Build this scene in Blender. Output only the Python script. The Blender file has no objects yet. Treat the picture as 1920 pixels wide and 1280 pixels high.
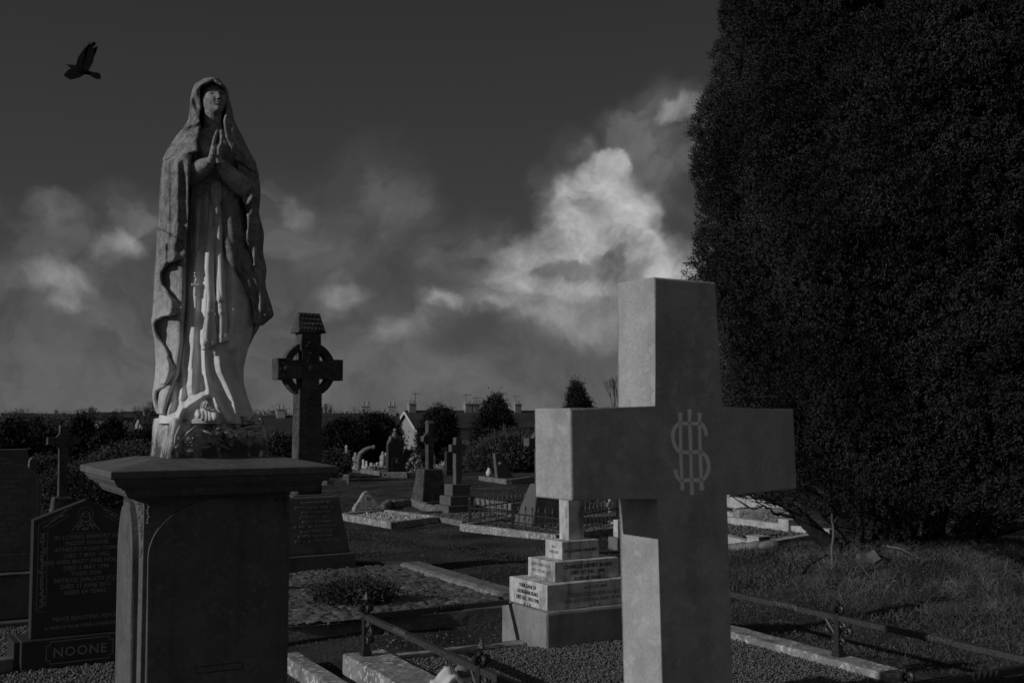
import bpy, bmesh, math, random
import numpy as np
from mathutils import Vector, Matrix, noise
random.seed(7); RNG = np.random.default_rng(11)
SC = bpy.context.scene
COL = SC.collection
rad = math.radians
# ------------------------------------------------------------------ camera
F = 2080.0                      # focal length in photo pixels (1920 wide)
PITCH = math.atan(135 / F)
CAMZ = 1.6
cam_d = bpy.data.cameras.new('camera'); cam = bpy.data.objects.new('camera', cam_d); COL.objects.link(cam)
cam.location = (0, 0, CAMZ); cam.rotation_euler = (math.pi / 2 + PITCH, 0, 0)
cam_d.sensor_fit = 'HORIZONTAL'; cam_d.sensor_width = 36; cam_d.lens = 36 * F / 1920; cam_d.clip_end = 3000; cam_d.clip_start = .05
cam_d.dof.use_dof = True; cam_d.dof.focus_distance = 5.2; cam_d.dof.aperture_fstop = 8.0
SC.camera = cam
# ------------------------------------------------------------------ sun, sky, exposure
SUN_AZ, SUN_EL = 60.2, 22.0     # light travels towards azimuth SUN_AZ (clockwise from +Y)
sl = bpy.data.lights.new('sun', 'SUN'); sun = bpy.data.objects.new('sun', sl); COL.objects.link(sun)
sd = Vector((math.sin(rad(SUN_AZ)) * math.cos(rad(SUN_EL)), math.cos(rad(SUN_AZ)) * math.cos(rad(SUN_EL)), -math.sin(rad(SUN_EL))))
sun.rotation_euler = sd.to_track_quat('-Z', 'Y').to_euler(); sun.location = (-20, -15, 30)
sl.energy = 2.6; sl.angle = rad(.5); sl.color = (1, 1, 1)
SC.view_settings.view_transform = 'Standard'; SC.view_settings.look = 'None'
SC.view_settings.exposure = -0.55; SC.view_settings.gamma = 1
SKY_STR = 0.085

def azel(u, v):
    a = (u - 960) / F; t = (640 - v) / F
    y = math.cos(PITCH) - t * math.sin(PITCH); z = math.sin(PITCH) + t * math.cos(PITCH)
    return math.atan2(a, y), math.atan2(z, math.hypot(a, y))

def build_world():
    w = bpy.data.worlds.new('World'); SC.world = w; w.use_nodes = True
    nt = w.node_tree; N = nt.nodes; L = nt.links; N.clear()
    def n(t, **k):
        x = N.new(t)
        for a, b in k.items(): setattr(x, a, b)
        return x
    def math_(op, a, b=None, c=None, clamp=False):
        x = n('ShaderNodeMath', operation=op, use_clamp=clamp)
        for i, q in enumerate((a, b, c)):
            if q is None: continue
            if isinstance(q, (int, float)): x.inputs[i].default_value = q
            else: L.new(q, x.inputs[i])
        return x.outputs[0]
    out = n('ShaderNodeOutputWorld'); bg = n('ShaderNodeBackground'); L.new(bg.outputs[0], out.inputs[0])
    bg.inputs['Strength'].default_value = SKY_STR
    sky = n('ShaderNodeTexSky', sky_type='NISHITA', sun_disc=False)
    sky.sun_elevation = rad(SUN_EL); sky.sun_rotation = rad(SUN_AZ + 180); sky.air_density = 1.0; sky.dust_density = .4; sky.ozone_density = 1.0
    sep = n('ShaderNodeSeparateColor'); L.new(sky.outputs[0], sep.inputs[0])
    # red channel only: black-and-white film through a red filter
    tc = n('ShaderNodeTexCoord'); xyz = n('ShaderNodeSeparateXYZ'); L.new(tc.outputs['Generated'], xyz.inputs[0])
    az = math_('ARCTAN2', xyz.outputs[0], xyz.outputs[1])
    h = math_('SQRT', math_('ADD', math_('MULTIPLY', xyz.outputs[0], xyz.outputs[0]), math_('MULTIPLY', xyz.outputs[1], xyz.outputs[1])))
    el = math_('ARCTAN2', xyz.outputs[2], h)
    comb = n('ShaderNodeCombineXYZ'); L.new(az, comb.inputs[0]); L.new(el, comb.inputs[1])
    # domain warp
    def warp(vec, scale, amt, det, seed):
        nz = n('ShaderNodeTexNoise', noise_dimensions='3D'); nz.inputs['Scale'].default_value = scale
        nz.inputs['Detail'].default_value = det; nz.inputs['Roughness'].default_value = .55
        off = n('ShaderNodeVectorMath', operation='ADD'); L.new(vec, off.inputs[0]); off.inputs[1].default_value = (seed, seed * .7, seed * 1.3)
        L.new(off.outputs[0], nz.inputs['Vector'])
        s = n('ShaderNodeVectorMath', operation='SUBTRACT'); L.new(nz.outputs['Color'], s.inputs[0]); s.inputs[1].default_value = (.5, .5, .5)
        m = n('ShaderNodeVectorMath', operation='MULTIPLY'); L.new(s.outputs[0], m.inputs[0]); m.inputs[1].default_value = (amt, amt, 0)
        a = n('ShaderNodeVectorMath', operation='ADD'); L.new(vec, a.inputs[0]); L.new(m.outputs[0], a.inputs[1])
        return a.outputs[0]
    W1 = warp(comb.outputs[0], 9, .075, 8, 3.1)
    W1 = warp(W1, 34, .018, 7, 9.4)
    W1 = warp(W1, 95, .0065, 4, 2.2)
    W2 = warp(comb.outputs[0], 6, .16, 6, 17.3)
    W2 = warp(W2, 22, .045, 6, 5.3)
    def blob(vec, u, v, ru, rv, soft, amp, rot=0):
        a, e = azel(u, v)
        s = n('ShaderNodeVectorMath', operation='SUBTRACT'); L.new(vec, s.inputs[0]); s.inputs[1].default_value = (a, e, 0)
        src = s.outputs[0]
        if rot:
            r = n('ShaderNodeVectorRotate', rotation_type='Z_AXIS'); L.new(src, r.inputs['Vector']); r.inputs['Angle'].default_value = rad(-rot); src = r.outputs[0]
        m = n('ShaderNodeVectorMath', operation='MULTIPLY'); L.new(src, m.inputs[0]); m.inputs[1].default_value = (F / ru, F / rv, 0)
        l = n('ShaderNodeVectorMath', operation='LENGTH'); L.new(m.outputs[0], l.inputs[0])
        mr = n('ShaderNodeMapRange', interpolation_type='SMOOTHERSTEP'); L.new(l.outputs['Value'], mr.inputs[0])
        mr.inputs[1].default_value = 1.0 + soft; mr.inputs[2].default_value = 1.0 - soft; mr.inputs[3].default_value = 0; mr.inputs[4].default_value = amp
        return mr.outputs[0]
    def total(lst, op='MAXIMUM'):
        r = lst[0]
        for x in lst[1:]: r = math_(op, r, x)
        return r
    veil = total([blob(W2, *b) for b in [
        (1200, 250, 120, 90, .4, .6), (110, 420, 75, 50, .5, .34), (235, 430, 90, 80, .6, .3), (70, 560, 150, 90, .7, .34), (640, 430, 130, 130, .7, .34),
        (560, 400, 90, 70, .6, .3), (900, 480, 120, 75, .5, .36), (1080, 340, 60, 110, .6, .42), (1235, 300, 110, 150, .5, .62),
        (330, 560, 300, 120, .8, .22), (700, 600, 300, 110, .8, .24), (1120, 640, 260, 90, .7, .34), (1310, 240, 60, 80, .4, .62),
        (640, 575, 80, 50, .7, .5), (960, 545, 200, 80, .7, .4), (690, 400, 70, 70, .5, .5), (120, 410, 40, 30, .6, .6), (240, 400, 45, 40, .6, .6), (930, 450, 70, 32, .5, .6), (850, 480, 60, 40, .5, .5), (540, 430, 70, 60, .7, .5), (20, 520, 60, 40, .7, .5), (230, 500, 60, 50, .7, .45), (390, 640, 250, 50, .9, .3)]])
    bright = total([blob(W1, *b) for b in [
        (1120, 425, 100, 115, .32, 1.0), (1128, 322, 50, 50, .35, .95), (1040, 480, 92, 52, .5, .9, 30), (1205, 490, 100, 54, .45, 1.0), (1255, 505, 70, 40, .5, .9),
        (1090, 530, 150, 40, .6, .8), (1000, 535, 70, 36, .6, .75), (1100, 575, 190, 46, .8, .5), (812, 598, 50, 22, .9, .42, 30),
        (842, 566, 36, 20, .85, .6), (938, 585, 34, 20, .85, .6), (770, 618, 50, 18, .9, .35, 25), (100, 528, 40, 30, .7, .5), (95, 560, 26, 20, .7, .4),
        (1290, 195, 46, 20, .5, .5), (225, 465, 34, 22, .8, .42), (645, 560, 50, 24, .8, .34), (540, 400, 30, 20, .8, .25), (120, 400, 40, 24, .8, .25), (1085, 265, 30, 20, .8, .2)]])
    dark = total([blob(W1, *b) for b in [
        (870, 624, 105, 38, .7, .85), (850, 602, 42, 36, .7, .7), (1060, 520, 60, 16, .5, .6), (1140, 500, 40, 16, .5, .5), (1020, 440, 24, 24, .6, .3), (950, 640, 130, 34, .6, .5), (1265, 425, 44, 48, .5, .62), (1120, 655, 120, 26, .7, .4), (1165, 520, 60, 26, .5, .5),
        (1262, 555, 90, 26, .6, .5), (1115, 400, 22, 26, .8, .35), (1210, 410, 18, 18, .8, .45)]])
    # fine structure inside the lit cloud
    nz = n('ShaderNodeTexNoise'); nz.inputs['Scale'].default_value = 26; nz.inputs['Detail'].default_value = 8; nz.inputs['Roughness'].default_value = .6
    L.new(W1, nz.inputs['Vector'])
    mod = n('ShaderNodeMapRange'); L.new(nz.outputs['Fac'], mod.inputs[0])
    for i, x in zip((1, 2, 3, 4), (.32, .66, .30, 1.35)): mod.inputs[i].default_value = x
    bl = math_('MULTIPLY', math_('MULTIPLY', bright, mod.outputs[0]), math_('SUBTRACT', 1.0, dark))
    nz2 = n('ShaderNodeTexNoise'); nz2.inputs['Scale'].default_value = 13; nz2.inputs['Detail'].default_value = 7; nz2.inputs['Roughness'].default_value = .6
    L.new(W2, nz2.inputs['Vector'])
    mod2 = n('ShaderNodeMapRange'); L.new(nz2.outputs['Fac'], mod2.inputs[0])
    for i, x in zip((1, 2, 3, 4), (.34, .66, .15, 1.55)): mod2.inputs[i].default_value = x
    # low bank of layered cloud above the horizon
    sc_ = n('ShaderNodeVectorMath', operation='MULTIPLY'); L.new(W2, sc_.inputs[0]); sc_.inputs[1].default_value = (1.0, 2.1, 1)
    nb = n('ShaderNodeTexNoise'); nb.inputs['Scale'].default_value = 8; nb.inputs['Detail'].default_value = 7; nb.inputs['Roughness'].default_value = .52; L.new(sc_.outputs[0], nb.inputs['Vector'])
    bank_in = math_('ADD', nb.outputs['Fac'], math_('MULTIPLY', math_('SUBTRACT', .135, el), 1.9))
    bk = n('ShaderNodeMapRange', interpolation_type='SMOOTHSTEP'); L.new(bank_in, bk.inputs[0])
    for i, x in zip((1, 2, 3, 4), (.45, .66, 0, .42)): bk.inputs[i].default_value = x
    veil = math_('MAXIMUM', veil, bk.outputs[0])
    vl = math_('MULTIPLY', math_('MULTIPLY', veil, mod2.outputs[0]), math_('SUBTRACT', 1.0, math_('MULTIPLY', dark, .95)))
    base = math_('MULTIPLY', sep.outputs[0], SKY_RED)
    # thin even cloud cover over the whole dome levels the clear gradient
    lvl = n('ShaderNodeMapRange'); L.new(el, lvl.inputs[0])
    for i, x in zip((1, 2, 3, 4), (-.02, .40, SKY_LOW, SKY_HIGH)): lvl.inputs[i].default_value = x
    base = math_('ADD', math_('MULTIPLY', base, .35), lvl.outputs[0])
    tot = math_('ADD', math_('ADD', base, math_('MULTIPLY', vl, CL_VEIL)), math_('MULTIPLY', bl, CL_BRIGHT))
    # unseen bright cloud, overhead and behind the camera, added to raise ambient fill
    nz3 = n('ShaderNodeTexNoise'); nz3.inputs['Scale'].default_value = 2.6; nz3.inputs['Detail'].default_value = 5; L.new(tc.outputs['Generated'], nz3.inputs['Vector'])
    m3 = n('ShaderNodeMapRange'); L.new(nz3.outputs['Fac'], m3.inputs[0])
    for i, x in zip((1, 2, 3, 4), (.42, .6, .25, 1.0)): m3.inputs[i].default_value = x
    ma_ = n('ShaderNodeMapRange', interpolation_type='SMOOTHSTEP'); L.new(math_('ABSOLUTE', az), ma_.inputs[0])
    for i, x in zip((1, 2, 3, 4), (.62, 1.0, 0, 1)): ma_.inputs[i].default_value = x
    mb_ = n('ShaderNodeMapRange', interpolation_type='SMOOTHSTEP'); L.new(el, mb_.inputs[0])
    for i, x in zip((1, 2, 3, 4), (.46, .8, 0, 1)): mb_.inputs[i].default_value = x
    rest = math_('MULTIPLY', math_('MULTIPLY', m3.outputs[0], math_('MAXIMUM', ma_.outputs[0], mb_.outputs[0])), CL_FILL)
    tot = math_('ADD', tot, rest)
    cc = n('ShaderNodeCombineColor')
    for i in range(3): L.new(tot, cc.inputs[i])
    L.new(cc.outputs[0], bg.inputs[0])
SKY_RED, SKY_LOW, SKY_HIGH, CL_VEIL, CL_BRIGHT, CL_FILL = .25, .75, .34, 1.85, 5.6, 1.2
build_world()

# ------------------------------------------------------------------ helpers
def ray(u, v):
    a = (u - 960) / F; t = (640 - v) / F
    y = math.cos(PITCH) - t * math.sin(PITCH); z = math.sin(PITCH) + t * math.cos(PITCH)
    return a / y, z / y
def gp(u, v, z=0.0):
    a, b = ray(u, v); t = (z - CAMZ) / b
    return Vector((a * t, t, z))
def wp(u, v, d):
    a, b = ray(u, v); return Vector((a * d, d, CAMZ + b * d))
def gph(u, v):
    a, b = ray(u, v); lo, hi = 3.0, 60.0
    for _ in range(50):
        m = (lo + hi) / 2
        if CAMZ + b * m > gz(a * m, m): lo = m
        else: hi = m
    return Vector((a * m, m, gz(a * m, m)))
def zat(v, d): return CAMZ + ray(960, v)[1] * d

def props(o, label=None, cat=None, group=None, kind=None):
    if label: o['label'] = label
    if cat: o['category'] = cat
    if group: o['group'] = group
    if kind: o['kind'] = kind
    return o
def thing(name, label, cat, loc, rz=0.0, group=None):
    o = bpy.data.objects.new(name, None); COL.objects.link(o); o.empty_display_size = .1
    o.location = loc; o.rotation_euler = (0, 0, rz)
    return props(o, label, cat, group)
def link(name, me, mat=None, parent=None, smooth=False):
    me.name = name
    o = bpy.data.objects.new(name, me); COL.objects.link(o)
    if mat: me.materials.clear(); me.materials.append(mat)
    if parent: o.parent = parent
    if smooth: me.polygons.foreach_set('use_smooth', [True] * len(me.polygons))
    return o
def fastmesh(name, V, Q, k=4):
    V = np.asarray(V, np.float32); Q = np.asarray(Q, np.int32)
    me = bpy.data.meshes.new(name); me.vertices.add(len(V)); me.vertices.foreach_set('co', V.ravel())
    me.loops.add(Q.size); me.loops.foreach_set('vertex_index', Q.ravel())
    me.polygons.add(len(Q)); me.polygons.foreach_set('loop_start', np.arange(0, Q.size, k, dtype=np.int32))
    me.polygons.foreach_set('loop_total', np.full(len(Q), k, np.int32))
    me.update(calc_edges=True); me.validate(); return me
def rot2(x, y, a): return x * math.cos(a) - y * math.sin(a), x * math.sin(a) + y * math.cos(a)

class MB:
    def __init__(s): s.bm = bmesh.new()
    def raw(s, V, Fc):
        vs = [s.bm.verts.new(v) for v in V]
        for f in Fc:
            try: s.bm.faces.new([vs[i] for i in f])
            except ValueError: pass
        return vs
    def box(s, x0, x1, y0, y1, z0, z1, bev=0.0, seg=2, top=None, rough=0.0):
        """box; top=(dx,dy) insets the upper face"""
        b = bmesh.new(); tx, ty = top or (0, 0)
        P = [(x0, y0, z0), (x1, y0, z0), (x1, y1, z0), (x0, y1, z0), (x0 + tx, y0 + ty, z1), (x1 - tx, y0 + ty, z1), (x1 - tx, y1 - ty, z1), (x0 + tx, y1 - ty, z1)]
        vs = [b.verts.new(p) for p in P]
        for f in ((0, 3, 2, 1), (4, 5, 6, 7), (0, 1, 5, 4), (1, 2, 6, 5), (2, 3, 7, 6), (3, 0, 4, 7)): b.faces.new([vs[i] for i in f])
        if rough:
            m = max(x1 - x0, y1 - y0, z1 - z0)
            b2 = min(x1 - x0, y1 - y0, z1 - z0)
            for ax in range(3):
                ln = (x1 - x0, y1 - y0, z1 - z0)[ax]; cuts = int(min(40, ln / max(.03, b2 * .25)))
                for c in range(1, cuts):
                    co = Vector((0, 0, 0)); no = Vector((0, 0, 0)); no[ax] = 1; co[ax] = (x0, y0, z0)[ax] + ln * c / cuts
                    g = b.verts[:] + b.edges[:] + b.faces[:]
                    bmesh.ops.bisect_plane(b, geom=g, plane_co=co, plane_no=no)
            if bev:
                ed = [e for e in b.edges if len(e.link_faces) == 2 and e.calc_face_angle() > .5]
                bmesh.ops.bevel(b, geom=ed, offset=bev, segments=seg, profile=.5, affect='EDGES')
            sd_ = random.random() * 50
            for v in b.verts:
                nv = noise.noise_vector(v.co * 6 + Vector((sd_, 0, 0))) + noise.noise_vector(v.co * 22 + Vector((0, sd_, 0))) * .5
                v.co += nv * rough
        elif bev:
            bmesh.ops.bevel(b, geom=b.edges[:], offset=bev, segments=seg, profile=.5, affect='EDGES')
        s.add(b); return s
    def add(s, b, M=None):
        if M: b.transform(M)
        me = bpy.data.meshes.new('t'); b.to_mesh(me); b.free(); s.bm.from_mesh(me); bpy.data.meshes.remove(me)
    def prism(s, pts, y0, y1, bev=0.0):
        """pts: outline in x,z (counter-clockwise), extruded along y"""
        b = bmesh.new()
        A = [b.verts.new((x, y0, z)) for x, z in pts]; B = [b.verts.new((x, y1, z)) for x, z in pts]
        n = len(pts)
        for i in range(n): b.faces.new((A[i], A[(i + 1) % n], B[(i + 1) % n], B[i]))
        fa = b.faces.new(A[::-1]); fb = b.faces.new(B)
        if bev:
            ed = [e for f in (fa, fb) for e in f.edges]
            bmesh.ops.bevel(b, geom=ed, offset=bev, segments=2, profile=.5, affect='EDGES')
        bmesh.ops.recalc_face_normals(b, faces=b.faces[:])
        s.add(b); return s
    def tube(s, pts, r, n=8, cap=True, flat=None):
        """pts list of Vectors, r number or list"""
        pts = [Vector(p) for p in pts]; R = r if isinstance(r, (list, tuple)) else [r] * len(pts)
        rings = []; up = Vector((0, 0, 1)); prev = None
        for i, p in enumerate(pts):
            t = (pts[min(i + 1, len(pts) - 1)] - pts[max(i - 1, 0)]).normalized()
            if prev is None:
                a = t.cross(up);
                if a.length < .1: a = t.cross(Vector((1, 0, 0)))
                a.normalize()
            else: a = (prev - t * prev.dot(t)).normalized()
            prev = a; b = t.cross(a)
            rings.append([s.bm.verts.new(p + (a * math.cos(2 * math.pi * k / n) + b * math.sin(2 * math.pi * k / n)) * R[i]) for k in range(n)])
        for i in range(len(rings) - 1):
            for k in range(n): s.bm.faces.new((rings[i][k], rings[i][(k + 1) % n], rings[i + 1][(k + 1) % n], rings[i + 1][k]))
        if cap: s.bm.faces.new(rings[0][::-1]); s.bm.faces.new(rings[-1])
        return s
    def lathe(s, prof, n=16, c=(0, 0, 0)):
        rings = []
        for r, z in prof: rings.append([s.bm.verts.new((c[0] + r * math.cos(2 * math.pi * k / n), c[1] + r * math.sin(2 * math.pi * k / n), c[2] + z)) for k in range(n)])
        for i in range(len(rings) - 1):
            for k in range(n): s.bm.faces.new((rings[i][k], rings[i][(k + 1) % n], rings[i + 1][(k + 1) % n], rings[i + 1][k]))
        s.bm.faces.new(rings[0][::-1]); s.bm.faces.new(rings[-1]); return s
    def ball(s, c, r, sub=1, M=None):
        b = bmesh.new(); bmesh.ops.create_icosphere(b, subdivisions=sub, radius=1)
        rr = r if isinstance(r, (tuple, list)) else (r, r, r)
        T = Matrix.Translation(c) @ (M or Matrix()) @ Matrix.Diagonal((*rr, 1))
        s.add(b, T); return s
    def done(s, name, mat, parent=None, smooth=False, rc=True):
        if rc: bmesh.ops.recalc_face_normals(s.bm, faces=s.bm.faces[:])
        me = bpy.data.meshes.new(name); s.bm.to_mesh(me); s.bm.free()
        return link(name, me, mat, parent, smooth)

def apply_mods(o, mods):
    """mods: list of (type, dict) evaluated into the mesh"""
    for t, d in mods:
        m = o.modifiers.new(t, t)
        for k, v in d.items(): setattr(m, k, v)
    dg = bpy.context.evaluated_depsgraph_get(); dg.update()
    me = bpy.data.meshes.new_from_object(o.evaluated_get(dg)); old = o.data
    o.modifiers.clear(); mats = [m for m in old.materials]
    o.data = me; me.name = old.name
    me.materials.clear()
    for m in mats: me.materials.append(m)
    me.polygons.foreach_set('use_smooth', [True] * len(me.polygons))
    return o

# ------------------------------------------------------------------ materials (all greys: black-and-white photograph)
def mat_new(name):
    m = bpy.data.materials.new(name); m.use_nodes = True
    nt = m.node_tree; return m, nt, nt.nodes, nt.links, nt.nodes['Principled BSDF']
def stone(name, base, dark, mott=6.0, amt=.5, grain=.25, lichen=0.0, streak=0.0, bump=.3, rough=.85, zgrime=None, gscale=160, lich_col=.62):
    m, nt, N, L, P = mat_new(name)
    tc = N.new('ShaderNodeTexCoord'); co = tc.outputs['Object']
    P.inputs['Roughness'].default_value = rough; P.inputs['Specular IOR Level'].default_value = .25
    def noise_(scale, det=8, ro=.6, vec=None):
        x = N.new('ShaderNodeTexNoise'); x.inputs['Scale'].default_value = scale; x.inputs['Detail'].default_value = det; x.inputs['Roughness'].default_value = ro
        L.new(vec or co, x.inputs['Vector']); return x.outputs['Fac']
    def mr(src, a, b, c, d):
        x = N.new('ShaderNodeMapRange'); L.new(src, x.inputs[0])
        for i, q in zip((1, 2, 3, 4), (a, b, c, d)): x.inputs[i].default_value = q
        return x.outputs[0]
    def ma(op, a, b, cl=False):
        x = N.new('ShaderNodeMath'); x.operation = op; x.use_clamp = cl
        for i, q in enumerate((a, b)):
            if isinstance(q, (int, float)): x.inputs[i].default_value = q
            else: L.new(q, x.inputs[i])
        return x.outputs[0]
    def mix(f, a, b):
        x = N.new('ShaderNodeMix'); x.data_type = 'FLOAT'; L.new(f, x.inputs[0])
        for i, q in ((2, a), (3, b)):
            if isinstance(q, (int, float)): x.inputs[i].default_value = q
            else: L.new(q, x.inputs[i])
        return x.outputs[0]
    m1 = noise_(mott); fac = mr(m1, .38, .66, 0, amt)
    if streak:
        mp = N.new('ShaderNodeMapping'); mp.inputs['Scale'].default_value = (16, 16, 1.6); L.new(co, mp.inputs[0])
        s1 = noise_(1.0, 5, .6, mp.outputs[0]); fac = ma('ADD', fac, mr(s1, .48, .72, 0, streak), True)
    if zgrime:
        z0, z1, a0, a1 = zgrime
        sx = N.new('ShaderNodeSeparateXYZ'); L.new(co, sx.inputs[0])
        g = mr(sx.outputs[2], z0, z1, a0, a1)
        nn = noise_(mott * 5, 6, .7)
        fac = ma('ADD', fac, ma('MULTIPLY', g, mr(nn, .3, .62, .55, 1.1)), True)
    v = mix(fac, base, dark)
    gr = noise_(gscale, 3, .7)
    v = ma('MULTIPLY', v, mr(gr, .3, .7, 1 - grain, 1 + grain))
    if lichen:
        vo = N.new('ShaderNodeTexVoronoi'); vo.inputs['Scale'].default_value = 26; 
        wv = N.new('ShaderNodeVectorMath'); wv.operation = 'ADD'
        nzc = N.new('ShaderNodeTexNoise'); nzc.inputs['Scale'].default_value = 40; nzc.inputs['Detail'].default_value = 4; L.new(co, nzc.inputs['Vector'])
        sc = N.new('ShaderNodeVectorMath'); sc.operation = 'SCALE'; sc.inputs['Scale'].default_value = .05; L.new(nzc.outputs['Color'], sc.inputs[0])
        L.new(co, wv.inputs[0]); L.new(sc.outputs[0], wv.inputs[1]); L.new(wv.outputs[0], vo.inputs['Vector'])
        area = mr(noise_(5, 5, .6), .42, .56, 0, 1)
        sp = ma('MULTIPLY', mr(vo.outputs['Distance'], .42, .3, 0, 1), area)
        sp = ma('MULTIPLY', sp, lichen, True)
        v = mix(sp, v, lich_col)
    cc = N.new('ShaderNodeCombineColor')
    for i in range(3): L.new(v, cc.inputs[i])
    L.new(cc.outputs[0], P.inputs['Base Color'])
    bp = N.new('ShaderNodeBump'); bp.inputs['Strength'].default_value = bump; bp.inputs['Distance'].default_value = .006
    hb = ma('ADD', noise_(gscale * .7, 4, .7), ma('MULTIPLY', noise_(22, 6, .65), 1.6))
    L.new(hb, bp.inputs['Height']); L.new(bp.outputs[0], P.inputs['Normal'])
    return m
def plain(name, c, rough=.7, spec=.3, var=.25, scale=30, bump=0.0, metal=0.0):
    m, nt, N, L, P = mat_new(name)
    P.inputs['Roughness'].default_value = rough; P.inputs['Specular IOR Level'].default_value = spec; P.inputs['Metallic'].default_value = metal
    tc = N.new('ShaderNodeTexCoord'); nz = N.new('ShaderNodeTexNoise'); nz.inputs['Scale'].default_value = scale; nz.inputs['Detail'].default_value = 6
    L.new(tc.outputs['Object'], nz.inputs['Vector'])
    r = N.new('ShaderNodeMapRange'); L.new(nz.outputs['Fac'], r.inputs[0])
    for i, q in zip((1, 2, 3, 4), (.3, .7, c * (1 - var), c * (1 + var))): r.inputs[i].default_value = q
    cc = N.new('ShaderNodeCombineColor')
    for i in range(3): L.new(r.outputs[0], cc.inputs[i])
    L.new(cc.outputs[0], P.inputs['Base Color'])
    if bump:
        bp = N.new('ShaderNodeBump'); bp.inputs['Strength'].default_value = bump; bp.inputs['Distance'].default_value = .01
        L.new(nz.outputs['Fac'], bp.inputs['Height']); L.new(bp.outputs[0], P.inputs['Normal'])
    return m
def leafy(name, c, var=.5, scale=2.5):
    m = plain(name, c, rough=.75, spec=.08, var=var, scale=scale)
    return m

M = {}
M['cross'] = stone('pale_limestone', .44, .24, mott=9, amt=.6, grain=.16, bump=.3, streak=.28, lichen=.35, lich_col=.6)
M['carve'] = plain('carved_letters_pale', .93, rough=.9, var=.08)
M['statue_gown'] = stone('statue_stone', .76, .16, mott=14, amt=.25, grain=.08, bump=.15, streak=.12, zgrime=(.85, 1.45, 0, .85))
M['statue_mantle'] = stone('statue_stone_weathered', .60, .12, mott=26, amt=.35, grain=.16, bump=.35, streak=.2, zgrime=(.40, 1.0, .05, .72))
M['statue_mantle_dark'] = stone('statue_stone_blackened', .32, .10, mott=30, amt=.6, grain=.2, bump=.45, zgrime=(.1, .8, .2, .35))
M['rock'] = stone('statue_base_stone', .72, .08, mott=11, amt=.8, grain=.12, bump=.5, streak=.55, zgrime=(.0, .11, .75, .0))
M['pedestal'] = stone('pedestal_granite', .14, .075, mott=7, amt=.6, grain=.35, bump=.25, streak=.45, gscale=220, lichen=.22, lich_col=.28)
M['dark_gran'] = stone('dark_granite', .05, .03, mott=5, amt=.5, grain=.3, bump=.08, rough=.45, gscale=260)
M['celtic'] = stone('blackened_celtic_stone', .10, .035, mott=7, amt=.9, grain=.3, bump=.6, lichen=.25, streak=.2, lich_col=.3)
M['celtic_base'] = stone('grey_monument_base', .13, .06, mott=5, amt=.7, grain=.25, bump=.3, lichen=.2, lich_col=.3)
M['marble'] = stone('old_white_marble', .64, .10, mott=12, amt=.45, grain=.08, bump=.2, streak=.7)
M['gran'] = stone('speckled_granite_plinth', .30, .14, mott=6, amt=.6, grain=.5, bump=.35, streak=.3, gscale=240)
M['kerb'] = stone('lichened_kerb', .33, .12, mott=8, amt=.9, grain=.25, bump=.5, lichen=1.0, lich_col=.6)
M['kerb_pale'] = stone('pale_concrete_kerb', .55, .2, mott=7, amt=.6, grain=.15, bump=.3, streak=.4)
M['kerb_grey'] = stone('grey_kerb', .2, .09, mott=8, amt=.8, grain=.2, bump=.4, lichen=.5, lich_col=.4)
M['paving'] = stone('crazy_paving', .15, .05, mott=7, amt=.9, grain=.3, bump=.6, lichen=.25, lich_col=.35)
M['iron'] = plain('painted_iron', .025, rough=.5, spec=.5, var=.4, scale=60, bump=.3)
M['iron_grey'] = plain('weathered_iron', .042, rough=.6, spec=.5, var=.4, scale=60, bump=.3)
M['yew'] = leafy('yew_foliage', .042, .55, 1.4)
M['yew_in'] = plain('yew_dark_core', .006, rough=1, spec=0, var=.3, scale=9)  # near-black so gaps between the leaves read as deep shade
M['bark'] = plain('bark', .03, rough=.95, spec=.1, var=.5, scale=18, bump=.8)
M['leaf_dark'] = leafy('dark_evergreen_leaf', .03, .6, 1.0)
M['leaf_mid'] = leafy('shrub_leaf', .07, .5, 2.0)
M['leaf_pale'] = leafy('windblown_shrub_leaf', .08, .5, 2.0)
M['grass'] = plain('grass_blades', .09, rough=.8, spec=.15, var=.6, scale=1.2)
M['far'] = leafy('hazed_far_hedge', .10, .5, .12)  # leafless winter trees, paler still: distance haze put into the colour
M['litter'] = plain('leaf_litter', .10, rough=.9, var=.5, scale=40)
M['dry'] = plain('dry_grass', .14, rough=.85, spec=.15, var=.5, scale=3)
M['pebble'] = plain('gravel_stones', .13, rough=.8, spec=.3, var=.85, scale=70)
M['pebble_w'] = plain('white_pebbles', .4, rough=.8, spec=.3, var=.8, scale=70)
M['letters'] = plain('faded_lettering', .24, rough=.8, var=.15)
M['letters_d'] = plain('lead_lettering', .03, rough=.7, var=.2)
M['crow'] = plain('black_feathers', .006, rough=.8, spec=.05, var=.3)
M['white'] = plain('white_painted', .62, rough=.6, var=.12)
M['flower'] = plain('pale_flowers', .45, rough=.8, var=.4, scale=40)
M['slate'] = plain('slate_roof', .045, rough=.6, var=.3, scale=.9)
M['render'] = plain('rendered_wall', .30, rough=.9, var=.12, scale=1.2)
M['wall_dk'] = plain('dark_render', .16, rough=.9, var=.2, scale=1.2)  # darker render tone for some of the houses
M['glass'] = plain('window_glass', .02, rough=.1, spec=.5, var=.1)
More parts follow.
